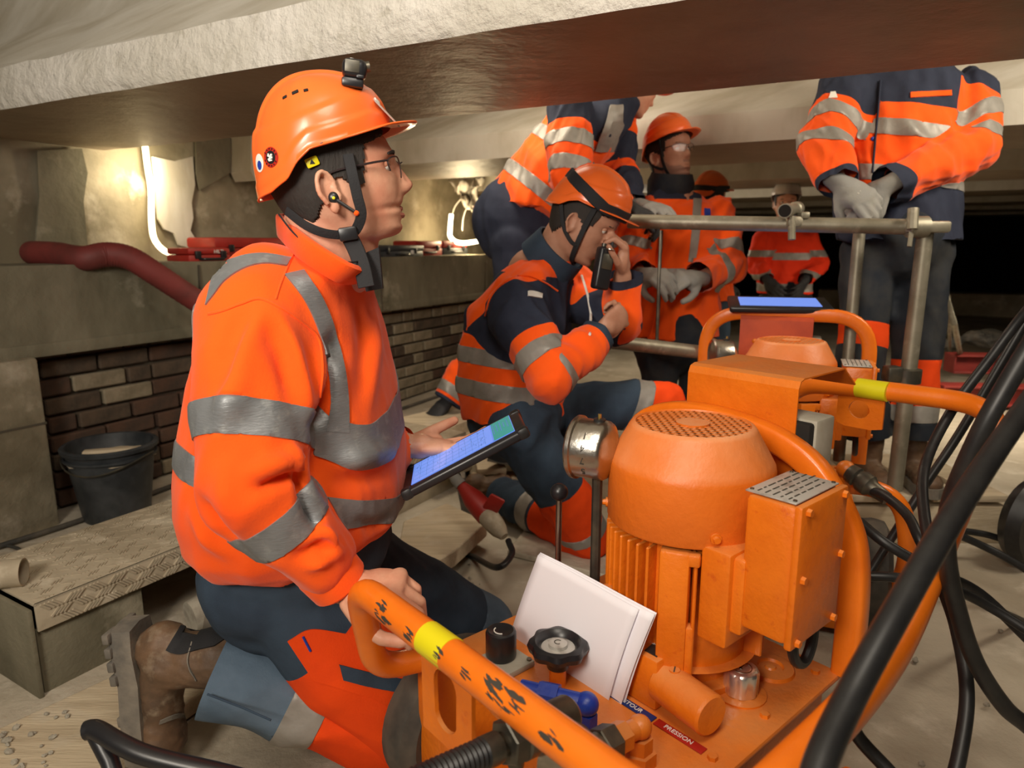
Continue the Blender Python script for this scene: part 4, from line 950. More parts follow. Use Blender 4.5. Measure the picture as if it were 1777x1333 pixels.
# brace over the shoulder and down the chest, seams
obj('reflective_brace', patch(bv, [(528, 470), (560, 520), (583, 580), (597, 640), (604, 700), (605, 752)], [(494, 477), (530, 525), (556, 585), (571, 645), (574, 700), (565, 748)], .003, 8, 4), 'reflective', sw, True)
obj('reflective_brace', patch(bv, [(372, 512), (392, 487), (425, 466), (460, 458), (497, 462)], [(358, 530), (376, 468), (412, 448), (455, 441), (505, 448)], .003, 8, 4), 'reflective', sw, True)
def seam(pts, r=.0016, m='hivis', off=.0004, par=None):
    pp = [hit(bv, p.x, p.y) for p in spline([Vector((a, b, 0)) for a, b in pts], 8)]
    return obj('seam', MB().tube([l+n*off for l, n in pp], r, 6), m, par or sw, True)
seam([(362, 545), (385, 540), (420, 527), (452, 519), (490, 537), (530, 565), (553, 590), (560, 640), (555, 690)], .0022)
seam([(478, 520), (486, 495), (496, 470), (510, 437)])
# ribbed collar, cuff and hem
NB = P(572, 432, 1.19)
col = [P(486, 392, 1.22), P(520, 425, 1.10), P(575, 462, 1.085), P(612, 478, 1.12), P(640, 470, 1.24), P(610, 425, 1.33), P(530, 392, 1.32)]
obj('collar', MB().tube(spline(col+[col[0]], 8)[:-1], .018, 12, closed=True, flat=(.021, .007), ref=UZ), 'hivis', sw, True)
obj('cuff', MB().lathe([(.047, -.042), (.0495, -.036), (.0475, .004), (.041, .010)], WRR-fa*.006, fa, 28, False), 'hivis', sw, True)
# ---- body
mb = MB(); hr = head_grid(HO, HR, HS, FMAIN, nose=24, nt=120, nz=110); mb.loft(hr)
for sd_ in (-1, 1): ear(mb, HO, HR, 1.08*HS, sd_)
hq = lambda a, b, c: HO+HR @ (Vector((a, b, c))*.001)
mb.ecap(hq(-28, 0, -40), NB-UZ*.02, .062, .068, 26); mb.ecap(hq(20, 0, -60), NB+Vector((.03, 0, -.03)), .045, .05, 20)
mb.ecap(NB-UZ*.03, cs[3], .06, .09, 20); mb.ecap(cs[3], cs[9], .09, .10, 20)
mb.ecap(cs[2], SHR, .05, .05, 14); mb.ecap(SHR, ELR, .05, .042, 16); mb.ecap(ELR, WRR, .040, .030, 16)
mb.ecap(cs[2], SHL, .05, .05, 14); mb.ecap(SHL, ELL_, .045, .04, 14); mb.ecap(ELL_, WRL, .040, .030, 14)
# right hand: draped behind the frame tube, fingers hooked down over it
hd = (P(668, 1016, 1.08)-WRR).normalized()
hand(mb, WRR+fa*.012, hd, Vector((.35, .15, -1)), -1, [(38, 52, 30), (42, 55, 30), (46, 55, 32), (50, 55, 34)], 1.06, 1.05, (.7, .45, .55, 22))
# left hand: thumb on the tablet, fingers under it
TD = 1.40
TA, TB, TC, TDn = P(719, 807, TD), P(883, 721, TD), P(904, 742, TD-.125), P(727, 833, TD-.125)
tx = (TB-TA).normalized(); tyv = (TC-TB); ty = (tyv-tx*tyv.dot(tx)).normalized(); tn = tx.cross(ty)
if tn.z < 0: tn = -tn
lw = WRL
hdl = (P(792, 762, 1.43)-lw).normalized()
hand(mb, lw, hdl+Vector((0, 0, -.12)), tn, -1, [(8, 14, 10), (8, 14, 10), (10, 14, 10), (12, 14, 10)], 1.05, 1.05, (.93, .22, .42, -8), 2)
# legs
HPR = P(470, 985, 1.28); HPL = P(545, 965, 1.46); KNR = G(708, 1272, .085); KNL = G(845, 1085, .075); ANR = P(365, 1172, 1.345); ANL = G(455, 1128, .10)+Vector((0, .02, 0))
mb.ecap(cs[9], HPR, .09, .07, 14); mb.ecap(cs[9], HPL, .09, .07, 14)
for h_, k_, a_ in ((HPR, KNR, ANR), (HPL, KNL, ANL)): mb.ecap(h_, k_, .065, .05, 14); mb.ecap(k_, lerp(k_, a_, .85), .045, .03, 14)
me = remesh(mb, .0030, 2, name='body'); me.materials.append(M('skin')); me.polygons.foreach_set('use_smooth', [True]*len(me.polygons))
body = link('body', me, man, True); bvb = bvh_of(me)
eyes(body, HO, HR, 1.0, (1, .0, .35), np.interp(35, FMAIN[0], FMAIN[1])-25)
hair(body, HO, HR, 1.0, 'hair', FMAIN, nape=-52, N=168)
glasses(body, HO, HR, 1.03, np.interp(35, FMAIN[0], FMAIN[1])+3, 32)
for zc, dx, wy, nm in ((-34.0, 2.3, 25, 'upper_lip'), (-45.5, 2.6, 23, 'lower_lip')):
    x0 = np.interp(zc, FMAIN[0], FMAIN[1])+dx; obj(nm, MB().tube([hq(x0-20*(y/wy)**2*(wy/25)**2, y, zc+(-4.5 if zc > -40 else 3)*(y/wy)**2) for y in np.linspace(-wy, wy, 15)], [.0012+.0040*(1-(y/wy)**2) for y in np.linspace(-wy, wy, 15)], 8), 'lips', body, True)
# ear defender plug with cord
e0 = hq(-1, -84, -6); ep = obj('ear_plug', MB().ell(e0, (.009, .006, .010), HR).cyl(e0+HR @ Vector((.004, -.004, -.004)), e0+HR @ Vector((.028, -.006, -.026)), .0032, .0026, 8), 'black_plastic', body, True)
obj('plug_tip', MB().ell(e0+HR @ Vector((.030, -.006, -.028)), (.0045, .0045, .0045)), 'hivis', ep, True)
obj('plug_button', MB().ell(e0+HR @ Vector((0, -.0065, 0)), (.0025, .001, .0025), HR), 'yellow_tape', ep, True)
obj('cord', MB().tube(spline([P(484, 372, 1.12), P(510, 405, 1.09), P(545, 432, 1.075), P(580, 450, 1.075), P(612, 455, 1.095), P(640, 448, 1.16)], 8), .0014, 6), 'black_cloth', ep, True)
# ---- helmet with camera, stickers, straps
hm, hpt, hqq = helmet(man, HO, HR, 1.0, 'helmet_orange', ztop=194, brim=42, peak=100, label='glossy orange safety helmet')
bvh_h = bvh_of(hm.data); rl = man.location
class LB:                                                  # bvh of a mesh stored in the man's own frame
    def __init__(s, me): s.b = BVHTree.FromPolygons([v.co+rl for v in me.vertices], [tuple(p.vertices) for p in me.polygons])
    def ray_cast(s, o, d): return s.b.ray_cast(o, d)
    def find_nearest(s, q): return s.b.find_nearest(q)
hb = LB(hm.data)
def hslot(x0, y0, x1, y1, wd, m, nm, par=hm):
    a, na = hit(hb, x0, y0); b, nb = hit(hb, x1, y1); n = (na+nb).normalized(); d = (b-a).normalized(); c = (a+b)/2
    return obj(nm, MB().box(c+n*.0002, ((b-a).length, wd, .003), Matrix((d, n.cross(d).normalized(), n)).transposed(), .0008), m, par, True)
hslot(491, 171, 498, 167, .005, 'hollow', 'vent'); hslot(507, 163, 518, 158, .006, 'hollow', 'vent'); hslot(527, 158, 535, 156, .005, 'hollow', 'vent')
hslot(530, 263, 558, 249, .006, 'black_plastic', 'side_slot')
def decal(x, y, r, m, nm, off, par):
    l, n = hit(hb, x, y); a, b_, _ = frame_from(n, HR.col[2]); vs = []; N = 28
    for k in range(4):
        for i in range(N):
            q = l+(a*math.cos(2*math.pi*i/N)+b_*math.sin(2*math.pi*i/N))*r*k/3; p, nn, _, _ = hb.find_nearest(q); vs.append(p+nn*off)
    fs = [(k*N+i, k*N+(i+1) % N, (k+1)*N+(i+1) % N, (k+1)*N+i) for k in range(3) for i in range(N)]
    return obj(nm, MB().add(vs, fs), m, par, True), l, n, a, b_
s1, sl_, sn, sa, sb_ = decal(470, 273, .0155, 'plate_red', 'round_sticker', .0006, hm)
decal(470, 273, .0100, 'black_plastic', 'sticker_centre', .0010, s1)
mb = MB(); R3 = Matrix((sb_, sa, sn)).transposed()
for dx, dy, w_, h_, rz in ((0, .001, .011, .003, .5), (.001, -.002, .008, .0035, -.4), (-.003, .003, .004, .003, 0), (.003, .004, .003, .004, .3), (0, -.005, .007, .002, 0)): mb.box(sl_+sn*.0018+sb_*dx+sa*dy, (w_, h_, .0006), R3 @ Matrix.Rotation(rz, 3, 'Z'))
obj('sticker_emblem', mb, 'white_ink', s1, True)
for i in range(14):
    a_ = 2*math.pi*i/14
    if i in (3, 10): continue
    q = sl_+(sa*math.cos(a_)+sb_*math.sin(a_))*.0128; obj('sticker_letter', MB().box(q+sn*.0012, (.0028, .0014, .0005), R3 @ Matrix.Rotation(a_, 3, 'Z')), 'black_plastic', s1, True)
s2, *_ = decal(450, 283, .014, 'white_ink', 'oval_sticker', .0006, hm); decal(451, 287, .007, 'blue_paint', 'sticker_centre', .0010, s2)
hslot(648, 172, 690, 216, .030, 'grey_plate', 'front_badge'); hslot(650, 172, 658, 180, .008, 'white_ink', 'badge_clip')
cb, cn = hit(hb, 612, 152); cdv = HR.col[0]; R4 = Matrix((cdv, -HR.col[1]*-1, HR.col[2])).transposed() @ Matrix.Rotation(.25, 3, 'Y')
hc = thing('helmet_camera', cb, 'small black action camera mounted on top of the kneeling man\'s orange helmet', 'camera')
obj('housing', MB().box(cb+UZ*.026+cdv*.004, (.038, .030, .030), R4, .010, 3), 'black_plastic', hc, True)
obj('camera_mount', MB().box(cb+UZ*.006, (.034, .024, .014), R4, .004).box(cb+UZ*.012+cdv*.012, (.012, .03, .006), R4, .002), 'black_plastic', hc, True)
obj('camera_screen', MB().box(cb+UZ*.028+cdv*.004-Vector((0, .0152, 0)), (.022, .001, .018), R4, .0004), 'dark_steel', hc, True)
obj('camera_lens', MB().cyl(cb+UZ*.028+cdv*.022, cb+UZ*.028+cdv*.028, .008, None, 16), 'dark_steel', hc, True)
obj('shutter_button', MB().cyl(cb+UZ*.040, cb+UZ*.043, .004, None, 12), 'grey_plate', hc, True)
# straps: from the harness round the ear to the chin
sv = lambda x, y, d: P(x, y, d)
dn = HD-.088
ribbon('chin_strap', [sv(604, 268, dn+.005), sv(611, 300, dn), sv(620, 340, dn+.008), sv(627, 372, dn+.02), sv(618, 398, dn+.03), sv(604, 408, dn+.03)], .0085, .0018, HR.col[0], 'black_cloth', hm)
ribbon('nape_strap', [sv(497, 366, dn+.03), sv(530, 391, dn+.012), sv(565, 405, dn+.015), sv(604, 409, dn+.028)], .0075, .0018, UZ, 'black_cloth', hm)
ribbon('chin_strap_end', [sv(600, 400, dn+.028), sv(616, 430, dn+.035), sv(628, 462, dn+.03), sv(636, 498, dn+.03)], .0135, .003, HR.col[0], 'black_cloth', hm)
obj('buckle', MB().box(sv(604, 406, dn+.024), (.03, .010, .022), HR, .004), 'black_plastic', hm, True)
obj('chin_pad', MB().prism([(0, 0), (.030, .012), (.034, -.055), (.006, -.06)], sv(628, 442, dn+.06), (1, 0, 0), (0, 0, 1), .01), 'black_cloth', hm, True)
obj('harness_tag', MB().box(hq(-22, -83, 52), (.020, .002, .014), HR @ Matrix.Rotation(-.25, 3, 'Y'), .002), 'yellow_tape', hm, True)
obj('tag_print', MB().prism([(-.004, -.003), (.004, -.003), (0, .004)], hq(-22, -84.6, 52), HR.col[0], HR.col[2], .0004), 'black_plastic', hm, True)
# ---- trousers
PEL = P(500, 985, 1.38)
mb = MB(); mb.ell(PEL, (.17, .19, .13), Matrix.Rotation(.1, 3, 'Y')); mb.ecap(cs[9], PEL, .165, .17, 22)
mb.ecap(HPR+Vector((0, .02, .01)), lerp(HPR, KNR, .55), .118, .105, 24); mb.ecap(lerp(HPR, KNR, .5), KNR+Vector((0, 0, .03)), .105, .092, 24)
mb.ecap(HPL, lerp(HPL, KNL, .55), .115, .10, 24); mb.ecap(lerp(HPL, KNL, .5), KNL, .10, .075, 24)
CALF = lerp(KNR, ANR, .45)+Vector((0, 0, .02)); HEMR = P(372, 1172, 1.33)
mb.ecap(KNL, lerp(KNL, ANL, .5), .075, .085, 20); mb.ecap(lerp(KNL, ANL, .5), lerp(KNL, ANL, .88), .08, .075, 20)
mb2 = MB(); mb2.ecap(KNR, CALF, .084, .094, 24); mb2.ecap(CALF, HEMR, .094, .085, 24)
me = remesh(mb, .008, 5, name='trousers')
wt2 = lambda c: .5+.8*np.clip(np.exp(-((c-np.array(HPL))**2).sum(1)/.03)+np.exp(-((c-np.array(HEMR))**2).sum(1)/.012), 0, 1)
folds(me, 11, .008, (24, 50), (1, .4), wt2, ((1, 0, -.5), .6))
SEGT = {'pelvis': (PEL+UZ*.1, PEL, .17, .18), 'thigh': (lerp(HPR, KNR, .12), lerp(HPR, KNR, .92), .118, .10), 'lthigh': (HPL, KNL, .115, .085), 'lshin': (lerp(KNL, ANL, .2), ANL, .08, .075)}
cl = Cloth(me, SEGT); sh = (HEMR-KNR).normalized(); th = (KNR-HPR).normalized()
cl.trim(['lshin'], lerp(KNL, ANL, .9), ANL-KNL)
cl.panel(['thigh'], lerp(HPR, KNR, .38), th+Vector((.15, 0, .1)), 'hivis_trouser')
cl.panel(['lthigh'], lerp(HPL, KNL, .84), (KNL-HPL), 'slate_light')
bvt = bvh_of(me)
tr = cl.make('trousers', 'slate', man, label='dark blue work trousers with orange panels')
me2 = remesh(mb2, .008, 5, name='trouser_leg'); folds(me2, 12, .009, (24, 50), (1, .4), None, ((1, 0, -.3), .6))
cl = Cloth(me2, {'shin': (KNR, HEMR, .095, .09)}); cl.trim(['shin'], HEMR, sh); cl.panel(['shin'], lerp(KNR, HEMR, .50), -sh, 'hivis_trouser')
cl.band(['shin'], lerp(KNR, HEMR, .54), sh+Vector((0, 0, .1)), .034, 'reflective_bright'); lg = cl.make('trouser_leg', 'slate_light', tr)
obj('leg_seam', MB().tube([P(360, 1205, 1.235), P(420, 1228, 1.225), P(470, 1250, 1.215)], .002, 6), 'slate', lg, True)
obj('pocket_trim', patch(bvt, [(588, 1152), (640, 1166), (700, 1180), (742, 1192)], [(596, 1178), (640, 1190), (700, 1204), (740, 1216)], .0065), 'slate', tr, True)
obj('pocket_flap', patch(bvt, [(500, 1112), (540, 1092), (600, 1100), (660, 1110), (740, 1122)], [(545, 1180), (580, 1190), (640, 1210), (690, 1235), (730, 1245)], .003), 'hivis_trouser', tr, True)
obj('pen', MB().tube([hit(bvt, 527, 1103)[0]+Vector((0, -.004, 0)), hit(bvt, 540, 1128)[0]+Vector((0, -.004, 0))], .0022, 8), 'blue_paint', tr, True)
# ---- boots, toes on the floor and soles to the left
bt1 = boot(man, P(338, 1152, 1.345), Vector((.08, -.04, -1)), Vector((1, -.06, .02)), 'brown leather work boot with a thick black lugged sole', 1.12)
bvb1 = BVHTree.FromPolygons([v.co+man.location for v in bt1.data.vertices], [tuple(p.vertices) for p in bt1.data.polygons])
obj('heel_guard', patch(bvb1, [(318, 1078), (345, 1082), (380, 1096), (398, 1104)], [(288, 1128), (310, 1136), (345, 1128), (372, 1122)], .004, 6, 5), 'black_cloth', bt1, True)
obj('toe_crease', patch(bvb1, [(278, 1250), (310, 1238), (350, 1240)], [(276, 1256), (310, 1246), (350, 1250)], .003, 6, 3), 'boot_sole', bt1, True)
obj('piping', patch(bvb1, [(333, 1115), (326, 1150), (340, 1180)], [(335, 1116), (328, 1150), (342, 1180)], .004, 6, 2), 'boot_sole', bt1, True)
boot(man, ANL+Vector((-.02, 0, .03)), Vector((-.25, .0, -1)), Vector((1, 0, -.2)), None, .95, detail=False)
# ---- the tablet in his hand
L_ = (TB-TA).length; Wd = .126
def tq(a, b, c): return TA+tx*a+ty*b+tn*c
tb = thing('tablet', tq(L_/2, Wd/2, 0), 'rugged black tablet with a lit table on screen in the kneeling man\'s hand', 'tablet')
RT = Matrix((tx, ty, tn)).transposed()
cs_ = obj('tablet_case', MB().box(tq(L_/2, Wd/2, -.010), (L_+.042, Wd+.034, .018), RT, .006, 3), 'black_plastic', tb, True)
for a in (-.012, L_+.012):
    for b in (-.008, Wd+.008): obj('corner_guard', MB().box(tq(a, b, -.009), (.022, .022, .022), RT, .006, 2), 'rubber', cs_, True)
scn = obj('screen', MB().box(tq(L_/2, Wd/2, -.0006), (L_, Wd, .002), RT), 'screen_blue', tb, True)
obj('screen_header', MB().box(tq(L_*.90, Wd*.5, .0007), (L_*.19, Wd*.98, .0006), RT), 'screen_teal', scn, True)
obj('screen_sheet', MB().box(tq(L_*.40, Wd*.5, .0007), (L_*.78, Wd*.97, .0006), RT), 'screen_pale', scn, True)
mb = MB(); r_ = random.Random(4)
for k in range(12): mb.box(tq(L_*(.02+.064*k), Wd*.5, .0012), (.0006, Wd*.92, .0003), RT)
for k in range(5): mb.box(tq(L_*.38, Wd*(.12+.19*k), .0012), (L_*.7, .0008, .0003), RT)
for k in range(46): mb.box(tq(L_*r_.uniform(.03, .76), Wd*r_.uniform(.08, .92), .0013), (r_.uniform(.0008, .0016), r_.uniform(.004, .012), .0003), RT)
for k in range(5): mb.box(tq(L_*(.82+.035*k), Wd*.4, .0013), (.0015, Wd*r_.uniform(.2, .6), .0003), RT)
o = obj('screen_print', mb, 'screen_text', scn, True); o['kind'] = 'stuff'
# ================================================================== the other people
def worker(loc, label, head, neck, torso, arms, legs, hands, style, vox=.009, seed=1, bodyvox=.0062, hscale=1.0, helm=None, collar=True, boots=(True, True), do_hair=True, face=True):
    """torso: list of (centre, half width, half depth) from hem to shoulder with its side and front vectors; arms/legs: joint points; every part is a mesh of its own."""
    t = thing('person', loc, label, 'person')
    sd, fw = style['side'], style['front']
    rings = [ringpts(c, sd, fw, a, b, 36) for c, a, b in torso]
    mb = MB(); mb.loft(rings); seg = {'torso': (torso[0][0], torso[-1][0], torso[0][1]*.95, torso[-1][1]*.8)}
    for k, (s_, e_, w_) in enumerate(arms):
        r = style.get('arm_r', (.092, .076, .058)); mb.ecap(s_, e_, r[0], r[1], 18); mb.ecap(e_, w_, r[1], r[2], 18)
        seg['u%d' % k] = (lerp(s_, e_, .15), e_, r[0]*1.02, r[1]); seg['f%d' % k] = (e_, w_, r[1], r[2])
    me = remesh(mb, vox, 5, name='jacket'); folds(me, seed, style.get('fold', .009)*1.35, (22, 48), (1, .5), None, ((0, 0, 1), .6))
    c = Cloth(me, seg)
    for k, (s_, e_, w_) in enumerate(arms): c.trim(['f%d' % k], w_, w_-e_)
    for r in style['rules']:
        kind, seg_, p, n = r[:4]
        if kind == 'band': c.band(seg_, p, n, r[4], r[5] if len(r) > 5 else 'reflective_bright')
        else: c.panel(seg_, p, n, r[4], r[5] if len(r) > 5 else None)
    jk = c.make('jacket', style.get('base', 'hivis'), t)
    # body
    mb = MB(); HOx, HRx = head
    if HOx is not None:
        mb.loft(head_grid(HOx, HRx, hscale, nt=72, nz=64))
        for q in (-1, 1): ear(mb, HOx, HRx, hscale, q)
        mb.ecap(HOx+HRx @ Vector((-.022, 0, -.045)), neck, .055, .062, 18)
    mb.ecap(neck, torso[-2][0], .06, .08, 16); mb.ecap(torso[-2][0], torso[0][0], .09, .10, 16)
    for s_, e_, w_ in arms: mb.ecap(torso[-2][0], s_, .05, .045, 12); mb.ecap(s_, e_, .045, .038, 12); mb.ecap(e_, w_, .036, .028, 12)
    for h_, k_, a_ in legs: mb.ecap(torso[0][0], h_, .09, .075, 12); mb.ecap(h_, k_, .07, .05, 12); mb.ecap(k_, a_, .048, .035, 12)
    for k, hs in enumerate(hands):
        if hs: hand(mb, hs['w'], hs['d'], hs['n'], hs['side'], hs['curl'], hs.get('sc', 1.0)*(.93 if hs.get('glove') else 1), .7 if hs.get('glove') else 1, hs.get('thumb', (.55, .55, .35, 20)))
    me = remesh(mb, bodyvox, 2, name='body'); me.materials.append(M(style.get('skin', 'skin'))); me.polygons.foreach_set('use_smooth', [True]*len(me.polygons)); body = link('body', me, t, True)
    if HOx is not None and do_hair: hair(body, HOx, HRx, hscale, style.get('hair', 'hair'))
    if HOx is not None and face: eyes(body, HOx, HRx, hscale, style.get('look', (1, 0, 0)))
    for k, hs in enumerate(hands):
        if hs and hs.get('glove'):
            g = MB(); hand(g, hs['w'], hs['d'], hs['n'], hs['side'], hs['curl'], hs.get('sc', 1.0)*1.05, 1.18, hs.get('thumb', (.55, .55, .35, 20)))
            d = Vector(hs['d']).normalized(); g.ecap(Vector(hs['w'])-d*.03, Vector(hs['w'])+d*.02, .031, .034, 16)
            gm = remesh(g, .0058, 2, name='glove'); gm.materials.append(M(hs['glove'])); gm.polygons.foreach_set('use_smooth', [True]*len(gm.polygons)); go = link('glove', gm, body, True)
            if hs.get('print'):
                n = -Vector(hs['n']).normalized(); n = (n-d*n.dot(d)).normalized(); s_ = n.cross(d); o = Vector(hs['w'])+d*.052+n*.0235
                mk = MB(); mk.tube([o+(d*math.cos(q)+s_*math.sin(q))*.010 for q in np.linspace(0, 2*math.pi, 14)[:-1]], .0018, 6, closed=True); mk.box(o+d*.016+s_*.004, (.014, .003, .002), Matrix((d, s_, n)).transposed()).box(o+d*.020-s_*.006, (.012, .003, .002), Matrix((d, s_, n)).transposed())
                obj('glove_print', mk, 'white_ink' if hs['glove'] != 'glove' else 'grey_plate', go, True)
    # trousers, cut at the hems
    mb = MB(); mb.ell(torso[0][0], (torso[0][2]*1.08,)*3); seg = {}
    for k, (h_, k_, a_) in enumerate(legs):
        r = style.get('leg_r', (.104, .085, .078)); mb.ecap(h_, k_, r[0], r[1], 18); mb.ecap(k_, lerp(k_, a_, .88), r[1], r[2], 18); mb.ecap(torso[0][0], h_, .13, .11, 16)
        seg['t%d' % k] = (h_, k_, r[0], r[1]); seg['s%d' % k] = (k_, a_, r[1], r[2])
    if legs:
        me = remesh(mb, .010, 5, name='trousers'); folds(me, seed+20, .009, (20, 40), (1, .5), None, ((0, 0, 1), .6)); c = Cloth(me, seg)
        for k, (h_, k_, a_) in enumerate(legs): c.trim(['s%d' % k], lerp(k_, a_, .88), a_-k_)
        for r in style.get('leg_rules', []):
            kind, seg_, p, n = r[:4]
            if kind == 'band': c.band(seg_, p, n, r[4], r[5] if len(r) > 5 else 'reflective_bright')
            else: c.panel(seg_, p, n, r[4], r[5] if len(r) > 5 else None)
        c.make('trousers', style.get('legs', 'slate'), t)
        for k, (h_, k_, a_) in enumerate(legs):
            if boots[k]: boot(t, a_, boots[k][0] if isinstance(boots[k], tuple) else fw, boots[k][1] if isinstance(boots[k], tuple) else UZ, detail=False, mleather=style.get('boot', 'boot_leather'))
    if collar and HOx is not None:
        ax = (HOx-neck).normalized(); base = torso[-1][0]
        obj('collar', MB().lathe([(.098, -.01), (.094, .025), (.090, .065), (.083, .066), (.082, .0)], neck-ax*.035, ax+fw*.12, 30, False), style.get('collar', 'navy'), jk, True)
    hm = None
    if helm: hm, pt, q = helmet(t, HOx, HRx, hscale, **helm)
    return t, jk, body, hm
def strap_v(o, R, s, m='black_cloth', par=None):
    for sd in (-1, 1):
        q = lambda a, b, c: o+R @ (Vector((a, sd*b, c))*(.001*s))
        obj('chin_strap', MB().tube(spline([q(30, 84, 78), q(34, 80, 20), q(42, 72, -40), q(48, 40, -84), q(54, 0, -98)], 6), 1, 8, flat=(.008, .0016), ref=R.col[0]), m, par, True)
        obj('nape_strap', MB().tube(spline([q(-60, 78, 30), q(-20, 82, -16), q(20, 78, -40), q(42, 72, -42)], 6), 1, 8, flat=(.006, .0016), ref=R.col[2]), m, par, True)
cur = lambda a, b, c: (a, b, c)
# ---- 1: kneeling on one knee behind the pump, radio at his mouth
fwS = Vector((math.cos(math.radians(-24)), math.sin(math.radians(-24)), 0)); sdS = Vector((fwS.y, -fwS.x, 0))   # sdS: his right, near the camera
HOS = P(1000, 392, 2.10); HRS = hframe(-14, -33)
tS = [(P(893, 720, 2.24), .185, .15), (P(888, 672, 2.24), .195, .16), (P(888, 600, 2.22), .20, .165), (P(905, 530, 2.20), .205, .15), (P(928, 478, 2.18), .175, .11), (P(950, 445, 2.16), .085, .075)]
SR, ER, WR = P(893, 535, 2.02), P(958, 655, 1.90), P(1040, 578, 1.97)
SL2, EL2, WL2 = P(985, 500, 2.32), P(1078, 560, 2.20), P(1080, 478, 2.12)
upS = (tS[3][0]-tS[1][0]).normalized(); uaS = (ER-SR).normalized(); faS = (WR-ER).normalized(); falS = (WL2-EL2).normalized()
HRg, HLg = P(900, 735, 2.14), P(925, 715, 2.34); KR, AR = G(1020, 930, .08), G(850, 850, .10); KL, AL = P(1150, 700, 2.36), P(1160, 905, 2.40)
AL.z = .11
thS = (KR-HRg).normalized(); tlS = (KL-HLg).normalized()
kS, jS, bS, hS = worker(G(900, 950, 0), 'man down on one knee, face hidden by the radio he holds to his mouth', (HOS, HRS), P(962, 440, 2.15), tS, [(SR, ER, WR), (SL2, EL2, WL2)], [(HRg, KR, AR), (HLg, KL, AL)],
    [dict(w=WR, d=(P(1082, 545, 1.99)-WR), n=(P(1040, 520, 2.1)-WR), side=-1, curl=(62, 80, 50), sc=1.0), dict(w=WL2, d=(P(1082, 415, 2.08)-WL2), n=(P(1040, 440, 2.10)-P(1082, 440, 2.10)), side=1, curl=(48, 62, 35), sc=1.0)],
    dict(side=sdS, front=fwS, collar='slate', skin='skin_dark', base='hivis', boot='boot_leather', legs='slate', fold=.010, rules=[
        ('panel', ['torso'], tS[2][0]+upS*.035, upS, 'navy', tS[4][0]+upS*.0), ('panel', ['u0', 'u1'], lerp(SR, ER, -.15), uaS, 'navy', lerp(SR, ER, .50)), ('panel', ['f0'], lerp(ER, WR, .90), faS, 'slate'), ('panel', ['f1'], lerp(EL2, WL2, .82), falS, 'navy'),
        ('band', ['torso'], tS[1][0]+upS*.105, upS, .024), ('band', ['torso'], tS[1][0]+upS*.005, upS, .026), ('band', ['u0'], lerp(SR, ER, .72), uaS+Vector((.1, 0, -.2)), .026), ('band', ['f0'], lerp(ER, WR, .12), faS+Vector((.3, 0, .35)), .024)],
        leg_rules=[('panel', ['t0'], lerp(HRg, KR, .55), thS, 'hivis_trouser'), ('panel', ['s0'], lerp(KR, AR, .42), -(AR-KR), 'hivis_trouser'), ('band', ['s0'], lerp(KR, AR, .50), AR-KR, .03), ('band', ['t0'], lerp(HRg, KR, .92), thS, .018),
            ('panel', ['t1'], lerp(HLg, KL, .88), tlS, 'hivis_trouser'), ('panel', ['s1'], lerp(KL, AL, .4), KL-AL, 'hivis_trouser'), ('band', ['t1'], lerp(HLg, KL, .80), tlS+Vector((0, 0, -.4)), .024)]),
    seed=31, vox=.008, helm=dict(m='helmet_orange', strap_band=(100, -.18), brim=40, ztop=188), boots=((Vector((.15, .1, -1)), Vector((.9, 0, .3))), (fwS, UZ)), bodyvox=.005)
strap_v(HOS, HRS, 1.0, par=bS)
bvS = BVHTree.FromPolygons([v.co+kS.location for v in jS.data.vertices], [tuple(p.vertices) for p in jS.data.polygons])
obj('sleeve_badge', patch(bvS, [(916, 505), (928, 507), (940, 510)], [(916, 514), (928, 516), (940, 518)], .004, 3), 'white_ink', jS, True)
obj('shoulder_piping', MB().tube([hit(bvS, p.x, p.y)[0]+Vector((0, -.003, 0)) for p in spline([Vector(q) for q in ((842, 548, 0), (852, 515, 0), (880, 486, 0), (915, 478, 0), (945, 490, 0), (968, 505, 0))], 6)], .003, 6), 'hivis', jS, True)
mb = MB(); q0, q1 = P(1005, 462, 2.03), P(1035, 540, 2.02)
obj('zip', MB().tube([hit(bvS, *p)[0]+Vector((.002, -.004, 0)) for p in ((1008, 478), (1018, 510), (1024, 545), (1022, 580))], .004, 6), 'white_ink', jS, True)
# the hand radio
rd = (P(1052, 432, 2.05)-P(1040, 500, 2.06)); rc = P(1046, 466, 2.045); ru = rd.normalized(); ra, rb, _ = frame_from(ru, Vector((.5, -1, 0)))
rad_ = thing('hand_radio', rc, 'black hand radio held to the mouth of the man on one knee', 'radio')
RR_ = Matrix((rb, ra, ru)).transposed()
cse = obj('radio_case', MB().box(rc, (.052, .034, .125), RR_, .009, 3), 'black_plastic', rad_, True)
obj('antenna', MB().tube([rc+ru*.06+rb*.017, rc+ru*.085+rb*.017], [.007, .005], 10), 'rubber', cse, True); obj('volume_knob', MB().cyl(rc+ru*.06-rb*.010, rc+ru*.072-rb*.010, .007, None, 12), 'dark_steel', cse, True)
obj('speaker_grille', MB().box(rc+ra*.018+ru*.02, (.036, .002, .045), RR_, .001), 'dark_steel', cse, True); obj('clip_ring', MB().tube([rc+ru*.055+ra*.02+(rb*math.cos(q)+ra*math.sin(q))*.012 for q in np.linspace(0, 6.28, 12)[:-1]], .0025, 6, closed=True), 'steel', cse, True)
